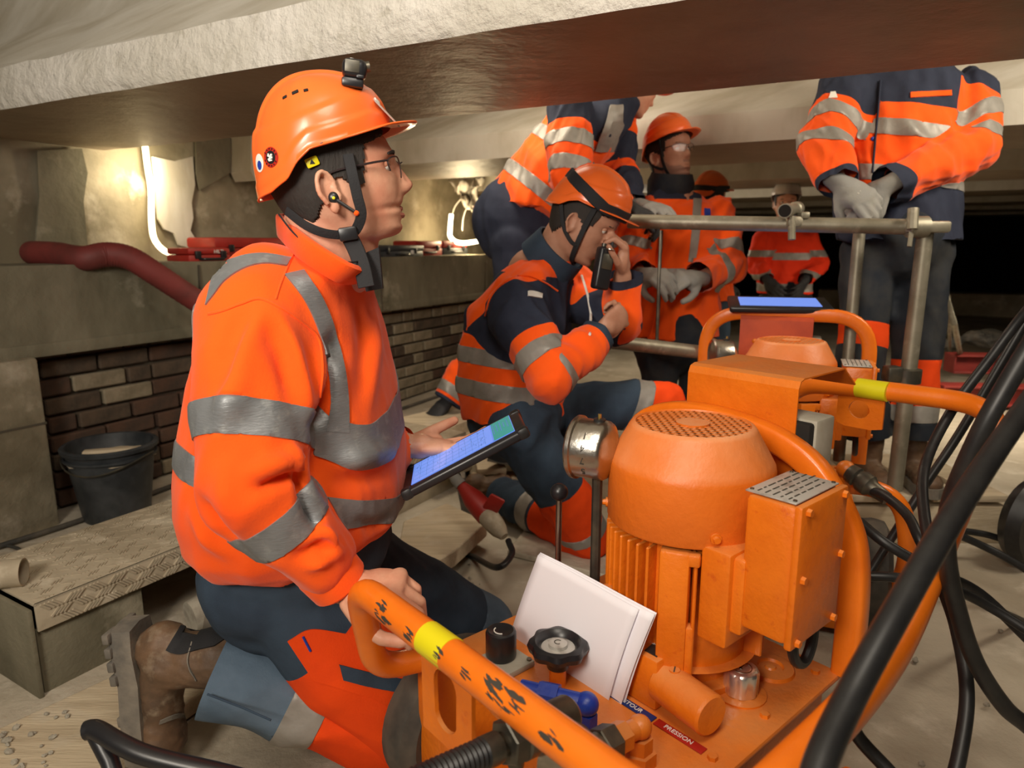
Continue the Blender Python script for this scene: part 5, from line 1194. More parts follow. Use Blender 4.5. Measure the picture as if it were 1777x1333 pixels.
# ---- 2: leaning man whose head is behind the girder
fwB = Vector((.72, .69, 0)).normalized(); sdB = Vector((fwB.y, -fwB.x, 0))
tB = [(P(897, 382, 2.86), .22, .175), (P(925, 340, 2.84), .215, .175), (P(965, 285, 2.80), .205, .165), (P(1000, 240, 2.78), .215, .155), (P(1038, 185, 2.76), .20, .12), (P(1062, 155, 2.78), .09, .08)]
upB = (tB[3][0]-tB[1][0]).normalized(); fwB = (fwB-upB*fwB.dot(upB)).normalized()
SB, EB, WB = P(990, 195, 2.56), P(985, 305, 2.50), P(1085, 362, 2.55); SB2, EB2, WB2 = P(1068, 190, 2.93), P(1072, 290, 2.96), P(1095, 358, 2.80)
HO_B = P(1100, 150, 2.80); HRB = hframe(30, -35)
legB = [(P(893, 425, 2.78), P(898, 560, 2.78), P(885, 780, 2.8)), (P(935, 415, 2.98), P(960, 560, 3.02), P(962, 760, 3.05))]
for l in legB: l[2].z = .30
kB, jB, bB, hB = worker(Vector((legB[0][2].x, legB[0][2].y, .2)), 'standing man leaning forward over the rail, navy and orange jacket, head behind the girder', (HO_B, HRB), P(1070, 158, 2.78), tB, [(SB, EB, WB), (SB2, EB2, WB2)], legB,
    [dict(w=WB, d=(P(1118, 372, 2.56)-WB), n=(0, 0, -1), side=-1, curl=(40, 40, 30), glove='glove_dark'), dict(w=WB2+Vector((.02, 0, 0)), d=(P(1165, 362, 2.62)-WB2), n=(0, .25, -1), side=1, curl=(14, 24, 16), glove='glove', sc=1.05)],
    dict(side=sdB, front=fwB, legs='navy', arm_r=(.095, .08, .06), fold=.011, rules=[
        ('panel', ['torso'], tS[0][0], Vector((0, 0, 1)), 'hivis', tS[0][0]+Vector((0, 0, .001))), ('panel', ['torso'], tB[3][0]+upB*.05, upB, 'navy'), ('panel', ['u0', 'u1'], lerp(SB, EB, -.5), (EB-SB), 'navy', lerp(SB, EB, .28)), ('panel', ['f1'], lerp(EB2, WB2, .3), WB2-EB2, 'navy'),
        ('band', ['torso'], tB[2][0]+upB*.06, upB, .026), ('band', ['torso'], tB[1][0]+upB*.035, upB, .026), ('band', ['u0'], lerp(SB, EB, .55), EB-SB, .028), ('band', ['u0'], lerp(SB, EB, .93), EB-SB, .026)],
        leg_rules=[('panel', ['s0', 's1'], lerp(legB[0][1], legB[0][2], .1), legB[0][2]-legB[0][1], 'hivis_trouser', lerp(legB[0][1], legB[0][2], .55))]), seed=41, helm=dict(m='helmet_orange'))
bvB = BVHTree.FromPolygons([v.co+kB.location for v in jB.data.vertices], [tuple(p.vertices) for p in jB.data.polygons])
obj('reflective_brace', patch(bvB, [(1078, 182), (1080, 215), (1062, 262)], [(1058, 184), (1050, 215), (1030, 262)], .010), 'reflective_bright', jB, True)
# ---- 3: man with glasses watching from behind the rail
fwC = Vector((.28, -.96, 0)).normalized(); sdC = Vector((fwC.y, -fwC.x, 0))         # sdC: his right, the picture's left
HOC = P(1160, 278, 3.02); HRC = hframe(-56, 6, 4)
tC = [(P(1172, 585, 2.98), .20, .15), (P(1174, 520, 3.0), .195, .15), (P(1176, 450, 3.0), .19, .15), (P(1178, 390, 3.0), .20, .14), (P(1172, 352, 3.02), .17, .11), (P(1162, 328, 3.02), .095, .085)]
SC, EC, WC = P(1105, 372, 3.02), P(1092, 455, 2.95), P(1115, 478, 2.80); SC2, EC2, WC2 = P(1243, 375, 3.05), P(1264, 462, 2.98), P(1212, 484, 2.80)
legC = [(P(1140, 600, 3.0), P(1140, 720, 3.0), P(1140, 880, 3.0)), (P(1205, 600, 3.05), P(1208, 720, 3.05), P(1208, 880, 3.05))]
for l in legC: l[2].z = .12; l[1].z = .5
kC, jC, bC, hC = worker(Vector((legC[0][2].x, legC[0][2].y, 0)), 'standing man in safety glasses behind the rail, grey gloves together over his orange coat', (HOC, HRC), P(1160, 330, 3.03), tC, [(SC, EC, WC), (SC2, EC2, WC2)], legC,
    [dict(w=WC, d=(P(1140, 480, 2.72)-WC), n=(.3, .4, -.8), side=-1, curl=(30, 40, 25), glove='glove', sc=1.1, **{'print': 1}), dict(w=WC2, d=(P(1172, 482, 2.72)-WC2), n=(-.2, .5, -.8), side=1, curl=(35, 45, 30), glove='glove', sc=1.1)],
    dict(side=sdC, front=fwC, legs='dark_trouser', collar='dark_trouser', skin='skin_dark', look=(1, 0, .2), fold=.010, arm_r=(.09, .08, .068), rules=[
        ('band', ['torso'], tC[2][0]+UZ*-.06, UZ, .026), ('band', ['u1'], lerp(SC2, EC2, .72), EC2-SC2, .022), ('band', ['f1'], lerp(EC2, WC2, .42), WC2-EC2, .026), ('band', ['u0'], lerp(SC, EC, .75), EC-SC, .022), ('panel', ['torso'], tC[4][0]+UZ*.01, UZ, 'navy')]), seed=51, helm=dict(m='helmet_orange', brim=44), bodyvox=.0045)
beard(bC, HOC, HRC, 1.0, 'stubble'); glasses(bC, HOC, HRC, 1.0, 112, 33); strap_v(HOC, HRC, 1.0, par=bC)
obj('scarf', MB().lathe([(.085, -.02), (.10, .01), (.098, .05), (.088, .085), (.075, .08)], P(1162, 336, 3.02), UZ+fwC*.15, 30, False, lambda r, h, q: r*(1+.03*math.sin(6*q+h*60))), 'dark_trouser', jC, True)
bvC = BVHTree.FromPolygons([v.co+kC.location for v in jC.data.vertices], [tuple(p.vertices) for p in jC.data.polygons])
obj('reflective_brace', patch(bvC, [(1217, 345), (1214, 400), (1207, 455)], [(1203, 345), (1200, 400), (1194, 455)], .004), 'reflective_bright', jC, True)
obj('chest_badge', patch(bvC, [(1222, 362), (1232, 363)], [(1222, 374), (1232, 375)], .004, 3), 'blue_paint', jC, True)
obj('coat_zip', MB().tube([hit(bvC, *p)[0]+Vector((0, -.004, 0)) for p in ((1148, 400), (1146, 440), (1145, 480), (1143, 530), (1140, 575))], .006, 6), 'black_cloth', jC, True)
# ---- 4: man at the right, gloved hands crossed, head behind the girder
fwD = Vector((-.10, -1, 0)).normalized(); sdD = Vector((fwD.y, -fwD.x, 0))
tD = [(P(1558, 420, 2.52), .215, .155), (P(1556, 360, 2.52), .215, .16), (P(1558, 290, 2.50), .205, .155), (P(1562, 215, 2.50), .215, .15), (P(1565, 140, 2.50), .21, .13), (P(1565, 95, 2.5), .12, .10)]
SDr, EDr, WDr = P(1462, 165, 2.48), P(1428, 258, 2.42), P(1456, 318, 2.32); SDl, EDl, WDl = P(1680, 165, 2.52), P(1688, 258, 2.42), P(1540, 322, 2.30)
legD = [(P(1512, 440, 2.53), P(1492, 610, 2.52), P(1508, 790, 2.55)), (P(1600, 440, 2.53), P(1592, 610, 2.52), P(1582, 790, 2.55))]
for l in legD: l[2].z = .31
kD, jD, bD, hD_ = worker(Vector((legD[0][2].x, legD[0][2].y, .2)), 'standing man at the right with grey gloved hands crossed, only his body below the girder', (P(1565, 20, 2.48), hframe(-95, 0)), P(1565, 80, 2.5), tD, [(SDr, EDr, WDr), (SDl, EDl, WDl)], legD,
    [dict(w=WDr, d=(P(1506, 352, 2.28)-WDr), n=(.25, .75, -.5), side=-1, curl=(22, 40, 25), glove='glove', sc=1.12, **{'print': 1}), dict(w=WDl, d=(P(1500, 346, 2.34)-WDl), n=(-.1, .6, -.6), side=1, curl=(40, 55, 30), glove='glove', sc=1.1)],
    dict(side=sdD, front=fwD, legs='dark_trouser', fold=.011, arm_r=(.098, .09, .066), rules=[
        ('panel', ['torso'], tD[3][0]+UZ*.045, UZ+Vector((.12, 0, 0)), 'navy'), ('panel', ['u0'], lerp(SDr, EDr, -.5), EDr-SDr, 'navy', lerp(SDr, EDr, .32)), ('panel', ['u1'], lerp(SDl, EDl, -.5), EDl-SDl, 'navy', lerp(SDl, EDl, .20)), ('panel', ['torso'], tD[2][0]+UZ*-.075, -UZ, 'navy'), ('panel', ['f0'], lerp(EDr, WDr, .86), WDr-EDr, 'navy'), ('panel', ['f1'], lerp(EDl, WDl, .86), WDl-EDl, 'navy'),
        ('band', ['torso'], tD[3][0]+UZ*-.045, UZ+Vector((.16, 0, 0)), .027), ('band', ['torso'], tD[2][0]+UZ*-.045, UZ+Vector((.12, 0, 0)), .027), ('band', ['u0'], lerp(SDr, EDr, .55), EDr-SDr, .027), ('band', ['u0', 'f0'], lerp(SDr, EDr, .98), EDr-SDr+UZ*-.05, .024), ('band', ['u1'], lerp(SDl, EDl, .58), EDl-SDl+Vector((.15, 0, 0)), .027), ('band', ['u1'], lerp(SDl, EDl, .93), EDl-SDl+Vector((.1, 0, 0)), .024)],
        leg_rules=[('panel', ['t0', 's0'], lerp(legD[0][0], legD[0][1], .72), legD[0][1]-legD[0][0], 'hivis_trouser', lerp(legD[0][0], legD[0][1], .95)), ('panel', ['s1'], lerp(legD[1][1], legD[1][2], .08), legD[1][2]-legD[1][1], 'hivis_trouser', lerp(legD[1][1], legD[1][2], .7)), ('band', ['s1'], lerp(legD[1][1], legD[1][2], .62), legD[1][2]-legD[1][1], .03)]), seed=61, helm=dict(m='helmet_orange'), do_hair=False, face=False)
bvD = BVHTree.FromPolygons([v.co+kD.location for v in jD.data.vertices], [tuple(p.vertices) for p in jD.data.polygons])
obj('pocket_flap', patch(bvD, [(1580, 161), (1615, 159), (1651, 157)], [(1580, 170), (1615, 168), (1651, 166)], .005, 4), 'hivis', jD, True)
obj('button_placket', MB().tube([hit(bvD, *p)[0]+Vector((0, -.004, 0)) for p in ((1527, 140), (1523, 190), (1518, 240), (1513, 300))], .004, 6), 'navy', jD, True)
obj('shoulder_badge', patch(bvD, [(1441, 161), (1450, 160)], [(1438, 171), (1453, 171)], .005, 3), 'white_ink', jD, True)
obj('press_stud', MB().ell(hit(bvD, 1515, 241)[0], (.008, .005, .008), None, 12, 8), 'blue_paint', jD, True)
# ---- 5: far man in a white helmet at the sighting scope
fwE = Vector((-.15, -1, 0)).normalized(); sdE = Vector((fwE.y, -fwE.x, 0)); HOE = P(1363, 358, 5.1); HRE = hframe(-105, -6)
tE = [(P(1362, 510, 5.15), .20, .15), (P(1362, 470, 5.15), .20, .15), (P(1363, 440, 5.15), .20, .15), (P(1364, 412, 5.15), .19, .13), (P(1364, 392, 5.15), .10, .09)]
legE = [(P(1340, 525, 5.15), P(1340, 590, 5.15), P(1340, 650, 5.15)), (P(1385, 525, 5.15), P(1385, 590, 5.15), P(1385, 650, 5.15))]
for l in legE: l[2].z = .12; l[1].z = .46
kE, jE, bE, hE = worker(Vector((legE[0][2].x, legE[0][2].y, 0)), 'far man in a white helmet and red-orange jacket behind the sighting scope', (HOE, HRE), P(1364, 392, 5.15), tE, [(P(1328, 418, 5.15), P(1312, 462, 5.1), P(1330, 484, 4.95)), (P(1400, 418, 5.15), P(1420, 460, 5.1), P(1398, 484, 4.95))], legE,
    [dict(w=P(1330, 484, 4.95), d=(.4, -.4, -.5), n=(.4, .5, 0), side=-1, curl=(20, 25, 20), glove='glove_dark'), dict(w=P(1398, 484, 4.95), d=(-.4, -.4, -.5), n=(-.4, .5, 0), side=1, curl=(20, 25, 20), glove='glove_dark')],
    dict(side=sdE, front=fwE, base='hivis_red', legs='dark_trouser', rules=[('band', ['torso'], tE[2][0]+UZ*-.02, UZ, .026), ('band', ['u0', 'u1'], P(1320, 440, 5.15), UZ, .024), ('band', ['f0'], P(1328, 476, 5), Vector((.3, 0, -1)), .02), ('band', ['f1'], P(1404, 476, 5), Vector((-.3, 0, -1)), .02), ('band', ['torso'], tE[0][0]+UZ*.05, UZ, .03)]), vox=.012, bodyvox=.008, seed=71, helm=dict(m='helmet_white'))
# ---- 6: man behind the one with glasses, only helmet and shoulder in view
fwF = Vector((.9, .4, 0)).normalized(); sdF = Vector((fwF.y, -fwF.x, 0)); HOF = P(1228, 352, 4.3); HRF = hframe(25, -8)
tF = [(P(1222, 520, 4.3), .20, .15), (P(1222, 470, 4.3), .20, .15), (P(1222, 420, 4.3), .20, .14), (P(1224, 392, 4.3), .17, .11), (P(1225, 378, 4.3), .09, .085)]
legF = [(P(1200, 540, 4.25), P(1200, 620, 4.25), P(1200, 690, 4.25)), (P(1240, 540, 4.35), P(1240, 620, 4.35), P(1240, 690, 4.35))]
for l in legF: l[2].z = .12; l[1].z = .46
worker(Vector((legF[0][2].x, legF[0][2].y, 0)), 'man half hidden behind the one with glasses, only orange helmet and shoulder showing', (HOF, HRF), P(1226, 382, 4.3), tF, [(P(1196, 405, 4.15), P(1192, 460, 4.1), P(1200, 500, 4.0)), (P(1250, 405, 4.45), P(1255, 455, 4.45), P(1262, 495, 4.4))], legF,
    [dict(w=P(1200, 500, 4.0), d=(.3, 0, -1), n=(0, 1, 0), side=-1, curl=(15, 20, 15), glove='glove_dark'), dict(w=P(1262, 495, 4.4), d=(.3, 0, -1), n=(0, 1, 0), side=1, curl=(15, 20, 15), glove='glove_dark')],
    dict(side=sdF, front=fwF, legs='slate', rules=[('band', ['torso'], tF[1][0], UZ, .026)]), vox=.013, bodyvox=.008, seed=81, helm=dict(m='helmet_orange', strap_band=(70, 0)))
# ---- 7: crouching man hidden by the one with the radio, one sleeve showing
fwG = Vector((.3, .95, 0)).normalized(); sdG = Vector((fwG.y, -fwG.x, 0)); HOG = P(945, 560, 3.75); HRG = hframe(70, -30)
tG = [(P(905, 730, 3.65), .18, .15), (P(902, 690, 3.65), .19, .16), (P(902, 645, 3.68), .19, .15), (P(908, 605, 3.70), .16, .11), (P(918, 585, 3.72), .085, .08)]
legG = [(P(880, 740, 3.6), P(890, 700, 4.0), P(880, 780, 3.85)), (P(935, 740, 3.7), P(950, 700, 4.05), P(930, 780, 3.95))]
for l in legG: l[2].z = .10; l[0].z = max(l[0].z, .26)
SG, EG, WG = P(852, 600, 3.55), P(804, 655, 3.5), P(776, 697, 3.48)
worker(Vector((legG[0][2].x, legG[0][2].y, 0)), 'crouching man behind the one with the radio, only an orange sleeve and dark glove showing', (HOG, HRG), P(925, 585, 3.72), tG, [(SG, EG, WG), (P(950, 610, 3.75), P(970, 670, 3.75), P(980, 700, 3.72))], legG,
    [dict(w=WG, d=(P(760, 714, 3.46)-WG), n=(.2, .3, -1), side=-1, curl=(15, 25, 15), glove='glove_dark', sc=1.2), dict(w=P(980, 700, 3.72), d=(0, .4, -.6), n=(0, 0, -1), side=1, curl=(15, 25, 15), glove='glove_dark')],
    dict(side=sdG, front=fwG, arm_r=(.105, .10, .08), rules=[('band', ['f0'], lerp(EG, WG, .62), WG-EG, .026), ('panel', ['f0'], lerp(EG, WG, .90), WG-EG, 'navy'), ('band', ['torso'], tG[1][0], UZ, .026)]), vox=.012, bodyvox=.007, seed=91, helm=dict(m='helmet_orange'), do_hair=False, face=False)
# ================================================================== props
def tubething(name, pts, r, m, label, cat, n=8, group=None, spl=True, seg=14):
    o = obj(name, MB().tube(spline(pts, n) if spl else pts, r, seg), m); return tag(o, label, cat, group)
# ---- papers leaning on the motor: three loose sheets, each bowed
def sheet(k, A, B, Cc, D, bow, label):
    A, B, Cc, D = map(Vector, (A, B, Cc, D)); n = (B-A).cross(D-A).normalized(); mb = MB(); N = 14; vs = []
    for j in range(N+1):
        for i in range(N+1):
            u, v = i/N, j/N; p = A.lerp(B, u).lerp(D.lerp(Cc, u), v); vs.append(p+n*(bow*math.sin(math.pi*v)*.6+bow*.7*(u**3)*v+.002*math.sin(u*5+v*3)))
    mb.add(vs, [(j*(N+1)+i, j*(N+1)+i+1, (j+1)*(N+1)+i+1, (j+1)*(N+1)+i) for j in range(N) for i in range(N)])
    o = obj('paper_sheet', mb, 'paper'); o.modifiers.new('s', 'SOLIDIFY').thickness = .0005
    tag(o, label, 'paper', None); return o
p1M = Matrix.LocRotScale(p1.location, p1.rotation_euler, None); pn = p1M.to_3x3() @ Vector((-1, 0, .09)); pp0 = p1M @ Vector((-.163, -.03, .335))
pb, pc_, pd, pe = [PL(x, y, pp0, pn) for x, y in ((934, 963), (1134, 1068), (1065, 1258), (872, 1150))]
pr = PL(1110, 1057, pp0, pn)
for k, (dx, lb) in enumerate(((0, 'white paper sheet leaning on the motor, top one of the three'), (.004, 'white paper sheet with a printed frame, under the top sheet'), (.008, 'white paper sheet at the back of the three on the motor'))):
    off = Vector((.004*k, .004*k, 0)); sh_ = Vector((.006*k, -.002*k, -.001*k))
    o = sheet(k, pb+off-(sh_*.3 if k else Vector()), (pr if k == 0 else pc_)+off, (PL(1050, 1256, pp0, pn) if k == 0 else pd)+off+sh_*.5, pe+off, -.012, lb)
    if k == 1:
        fq = lambda x, y: PL(x, y, pp0+off, pn)-pn.normalized()*-.004
        obj('printed_frame', MB().tube([fq(1110, 1074), fq(1124, 1082), fq(1118, 1104), fq(1103, 1098)], .0006, 4, closed=True), 'ink', o)
# ---- hoses at the right
HG = 'black hydraulic hoses at the right'
def hose(px, r, label): return tubething('hydraulic_hose', [P(*p) for p in px], r, 'rubber', label, 'hose', 10)
hose([(1400, 1420, .50), (1425, 1320, .53), (1478, 1205, .57), (1553, 1068, .61), (1632, 931, .67), (1705, 815, .75), (1792, 690, .84), (1910, 530, .98)], .0125, 'thickest black hose rising diagonally from the bottom across the orange push frame')
hose([(1850, 1320, 1.05), (1785, 1262, 1.05), (1742, 1225, 1.04), (1693, 1149, 1.02), (1662, 1060, 1.0), (1643, 965, .98), (1648, 880, .96), (1690, 775, .92), (1745, 672, .90), (1850, 500, .90)], .0125, 'black hose curving down the inner side of the push frame and off to the right')
hose([(1640, 1400, 1.0), (1665, 1310, 1.02), (1678, 1200, 1.06), (1660, 1090, 1.12), (1630, 1000, 1.20), (1605, 900, 1.32), (1605, 810, 1.42), (1650, 715, 1.46), (1720, 620, 1.46), (1777, 545, 1.46), (1860, 450, 1.5)], .0105, 'black hose looping down to the bottom edge with a bend above the floor')
hose([(1505, 850, 1.62), (1535, 860, 1.56), (1575, 895, 1.48), (1600, 945, 1.42), (1640, 1010, 1.45), (1690, 1040, 1.7), (1800, 1090, 2.0)], .0105, 'black hose joined to the dark coupling on the rear pump unit')
hose([(1490, 905, 1.45), (1540, 945, 1.4), (1620, 990, 1.38), (1700, 1030, 1.4), (1790, 1115, 1.36)], .0105, 'black hose from behind the terminal box sloping across the floor')
hose([(1490, 1000, 1.35), (1560, 1003, 1.33), (1650, 1020, 1.33), (1720, 1055, 1.32), (1800, 1105, 1.28)], .0095, 'black hose leaving the near pump unit almost level above the floor')
hose([(1655, 925, 2.0), (1700, 945, 2.0), (1740, 965, 1.98), (1800, 1000, 1.95)], .011, 'short black hose span at the right edge, middle one of three')
hose([(1660, 920, 2.3), (1720, 930, 2.3), (1800, 960, 2.25)], .011, 'short black hose span at the right edge, uppermost of three')
hose([(1470, 1235, .95), (1490, 1280, .95), (1540, 1335, .93), (1600, 1400, .9)], .0095, 'black hose dropping from the push frame to the bottom edge')
hose([(1500, 1010, 1.75), (1540, 945, 1.75), (1600, 850, 1.72), (1660, 760, 1.70), (1720, 660, 1.68), (1790, 540, 1.66)], .0105, 'black hose rising from the rear wheel towards the upper right')
# hose coupling on the rear pump unit
cp = thing('hose_coupling', P(1500, 838, 1.63), 'dark screwed hose coupling on the orange elbow of the rear pump unit', 'coupling')
a_, b_ = P(1468, 815, 1.66), P(1540, 866, 1.58); ab = (b_-a_)
obj('sleeve', MB().lathe([(.014, 0), (.022, .012), (.024, .03), (.020, .034), (.026, .045), (.026, .065), (.018, .075), (.015, ab.length)], a_, ab, 24), 'dark_steel', cp, True)
obj('elbow', MB().ell(a_, (.022,)*3).cyl(a_, a_+Vector((0, .01, -.07)), .016, None, 14), 'paint', cp, True)
# ---- coupling and hose in front of the near pump
cp = thing('hose_coupling', P(870, 1290, .66), 'dark steel coupling on the corrugated hose at the bottom, under the front frame tube', 'coupling')
A, B = P(757, 1345, .74), P(975, 1245, .86); d_ = (B-A); L0 = d_.length; dn_ = d_.normalized()
q_ = lambda t: A+d_*t
obj('hex_nut', MB().cyl(q_(.50), q_(.62), .0275, None, 6, bev=.002), 'dark_steel', cp, True)
obj('quick_sleeve', MB().lathe([(.021, 0), (.0275, .004), (.0275, .035), (.024, .038), (.024, .085), (.020, .09)], q_(.60), dn_, 28), 'dark_steel', cp, True)
obj('neck', MB().lathe([(.018, 0), (.018, .02), (.013, .022), (.014, .034), (.020, .036), (.020, .05)], q_(.34), dn_, 24), 'dark_steel', cp, True)
obj('drip_plug', MB().cyl(q_(.60)-UZ*.02, q_(.60)-UZ*.036, .010, None, 14), 'dark_steel', cp, True)
cor = obj('corrugated_hose', MB().lathe([(.0155+(.0022 if k % 2 else 0), k*.0032) for k in range(70)], q_(.36)-dn_*.224, dn_, 20), 'rubber', cp, True)
cp = thing('hose_coupling', P(965, 1315, .70), 'dark steel coupling at the bottom edge, right of the corrugated hose', 'coupling')
obj('cap_ring', MB().lathe([(.02, 0), (.026, .003), (.026, .02), (.021, .022), (.021, .06)], P(1000, 1290, .76), P(960, 1345, .70)-P(1000, 1290, .76), 28), 'dark_steel', cp, True)
obj('hex_nut', MB().cyl(P(985, 1312, .735), P(962, 1344, .70), .0225, None, 6), 'steel', cp, True)
# ---- scaffold guard rail: tubes, couplers
sc = thing('guard_rail', P(1560, 640, 2.3), 'scaffold tube guard rail between the pumps and the standing men', 'railing')
tubes = {'top_rail': ((1090, 384, 2.42), (1590, 394, 2.16), .0242), 'lower_rail': ((1050, 592, 2.35), (1290, 620, 2.55), .0242), 'post': ((1608, 385, 2.16), (1552, 850, 2.30), .0242)}
for nm, (a, b, r) in tubes.items(): obj(nm, MB().tube([P(*a), P(*b)], r, 18), 'galvanised', sc, True)
obj('post', MB().tube([P(1492, 395, 2.30), P(1470, 640, 2.36), P(1455, 800, 2.40)], .019, 14), 'galvanised', sc, True)
tc = P(1600, 394, 2.15); cpl = obj('coupler', MB().box(tc+Vector((.01, -.01, 0)), (.125, .05, .035), None, .008).cyl(tc+Vector((-.045, -.005, 0)), tc+Vector((.01, -.005, 0)), .033, None, 18), 'galvanised', sc, True)
obj('clamp_bolt', MB().cyl(P(1585, 362, 2.12), P(1583, 398, 2.12), .016, None, 10).cyl(P(1582, 400, 2.13), P(1578, 428, 2.13), .007, None, 8), 'galvanised', cpl, True)
bc_ = P(1572, 652, 2.24); cpl = obj('coupler', MB().lathe([(.032, -.025), (.045, -.022), (.045, .022), (.032, .025)], bc_, UZ, 24).box(bc_+Vector((-.05, -.01, .008)), (.05, .05, .05), None, .008), 'dark_steel', sc, True)
# vertical thin rod in front of the man with glasses
obj('hanger_rod', MB().tube([P(1147, 400, 2.40), P(1144, 470, 2.42), P(1140, 590, 2.45)], .006, 8), 'dark_steel', sc, True)
# sighting scope clamped on the rail
so = thing('sighting_scope', P(1372, 392, 2.26), 'grey sighting scope clamped on the top rail before the far man', 'scope')
a, b = P(1362, 366, 2.20), P(1398, 360, 2.42)
obj('barrel', MB().lathe([(.019, 0), (.023, .0), (.023, .03), (.02, .04), (.02, .12), (.024, .125), (.024, .16), (.014, .165)], a, b-a, 24), 'galvanised', so, True)
obj('front_lens', MB().cyl(a-(b-a).normalized()*.0006, a+(b-a).normalized()*.002, .0195, None, 20), 'hollow', so, True)
obj('clamp', MB().box(P(1375, 385, 2.26), (.05, .06, .035), None, .008).cyl(P(1374, 376, 2.24), P(1374, 416, 2.24), .012, None, 10).box(P(1393, 374, 2.25), (.03, .05, .022), None, .006), 'galvanised', so, True)
# ---- the tablet lying on the rear pump's cover
c = P(1347, 515, 2.26); tz = math.radians(-22)
t2 = thing('tablet', c, 'black tablet lying flat on the red cover of the rear pump unit', 'tablet', 0)
p2M = Matrix.LocRotScale(p2.location, p2.rotation_euler, None)
topc = p2M @ Vector((.315, .05, .818)); t2.location = topc
R_ = p2M.to_3x3() @ Matrix.Rotation(math.radians(8), 3, 'Z') @ Matrix.Rotation(math.radians(-7), 3, 'Y')
o_ = topc+Vector((0, 0, .028))
obj('tablet_case', MB().box(o_, (.20, .33, .020), R_, .006, 3), 'black_plastic', t2, True); obj('screen', MB().box(o_+R_ @ Vector((0, 0, .0105)), (.14, .26, .002), R_), 'screen_pale', t2, True)
obj('hand_strap', MB().box(o_+R_ @ Vector((0, .0, -.014)), (.12, .10, .012), R_, .004), 'black_cloth', t2, True)
# ---- bucket by the brick wall
bp = G(205, 893, 0); bk = thing('bucket', bp, 'black plastic bucket with rubbish in it by the brick wall', 'bucket')
obj('shell', MB().lathe([(.115, 0), (.118, .004), (.155, .275), (.168, .278), (.170, .292), (.163, .298), (.152, .296), (.148, .27), (.11, .012), (.004, .012)], bp, UZ, 40, False), 'bucket', bk, True)
obj('rim_rib', MB().lathe([(.156, .245), (.163, .247), (.163, .255), (.156, .257)], bp, UZ, 40, False), 'bucket', bk, True)
obj('handle', MB().tube([bp+Vector((.166*math.cos(q), .166*math.sin(q)-.0, .262-.05*math.sin(q)**2)) for q in np.linspace(math.pi, 2*math.pi, 20)], .0035, 6), 'dark_steel', bk, True)
obj('rubble_fill', MB().lathe([(.145, .0), (.09, .02), (.03, .012), (.003, .02)], bp+UZ*.235, UZ, 18, False, lambda r, h, q: r*(1+.1*math.sin(5*q+9*h))).box(bp+Vector((.02, -.02, .268)), (.2, .04, .02), Matrix.Rotation(.3, 3, 'Z'), .004), 'timber', bk, True)
tubething('ground_cable', [wp(-1.5, .10, .012), wp(-.6, .09, .012), wp(-.1, .08, .013), wp(.35, .10, .012), wp(.8, .06, .012), wp(1.3, .10, .012), wp(1.9, .06, .012), wp(3.2, .05, .012)], .010, 'rubber_dusty', 'dark cable lying on the floor along the foot of the brick wall', 'cable')
tubething('ground_cable', [G(-60, 950, .008), G(-10, 945, .008), G(25, 950, .008), G(40, 958, .008), G(70, 975, .008)], .006, 'rubber_dusty', 'thin dark cable end on the floor behind the chequer plate bench', 'cable')
# ---- steel bench with a chequer plate top
def frame_px(a, b): return (b-a)
zB = .235
c0, c1 = G(60, 1050, zB), G(372, 925, zB); bx_ = (c1-c0); bx_.z = 0; bx_.normalize(); by_ = Vector((-bx_.y, bx_.x, 0)); RB = Matrix((bx_, by_, UZ)).transposed()
dep = 0.36; Lb = 1.75; Lp = (G(243, 1010, zB-.07)-c0).dot(bx_)-.01; bn = thing('steel_bench', Vector((c0.x, c0.y, 0)), 'low dusty steel bench with a chequer plate top behind the kneeling man', 'bench')
bq = lambda u_, v_, z_: c0+bx_*u_+by_*v_+UZ*(z_-zB)
obj('plate', MB().box(bq(Lb/2, dep/2, zB-.004), (Lb, dep, .008), RB, .002), 'dusty_steel', bn, True)
fl = obj('front_flange', MB().box(bq(Lb/2, .004, zB-.035), (Lb, .008, .07), RB, .002), 'dusty_steel', bn, True)
mb = MB(); k = 0
for r_ in range(3):
    x = .02+.02*r_
    while x < Lb-.03:
        s_ = 1 if (k % 2) else -1; k += 1
        for j in range(4): mb.box(bq(x+j*.009, -.001, zB-.014-.0215*r_), (.026, .006, .0042), RB @ Matrix.Rotation(-s_*.75, 3, 'Y'))
        x += .052
tl = obj('chequer_bars', mb, 'dusty_steel', fl, True); tl['kind'] = 'stuff'
mb = MB(); k = 0
for r_ in range(13):
    x = .02+.018*(r_ % 2)
    while x < Lb-.03:
        s_ = 1 if (k % 2) else -1; k += 1
        for j in range(3): mb.box(bq(x+j*.009, .02+r_*.027, zB+.0004), (.024, .0042, .0024), RB @ Matrix.Rotation(s_*.75, 3, 'Z'))
        x += .055
tl = obj('chequer_bars', mb, 'dusty_steel', bn, True); tl['kind'] = 'stuff'
obj('leg_panel', MB().box(bq(Lp/2, .02, (zB-.07)/2), (Lp, .012, zB-.07), RB, .003), 'concrete_dark', bn, True); obj('leg_panel', MB().box(bq(-.012, .17, (zB-.01)/2), (.012, .34, zB-.01), RB, .003), 'concrete_dark', bn, True)
obj('leg_panel', MB().box(bq(1.5, .02, (zB-.07)/2), (.48, .012, zB-.07), RB, .003), 'dusty_steel', bn, True); obj('opening_shade', MB().box(bq(Lb/2, dep-.006, (zB-.01)/2), (Lb, .012, zB-.01), RB, .002), 'hollow', bn, True)  # black sheet at the back paints in the shade of the bench opening
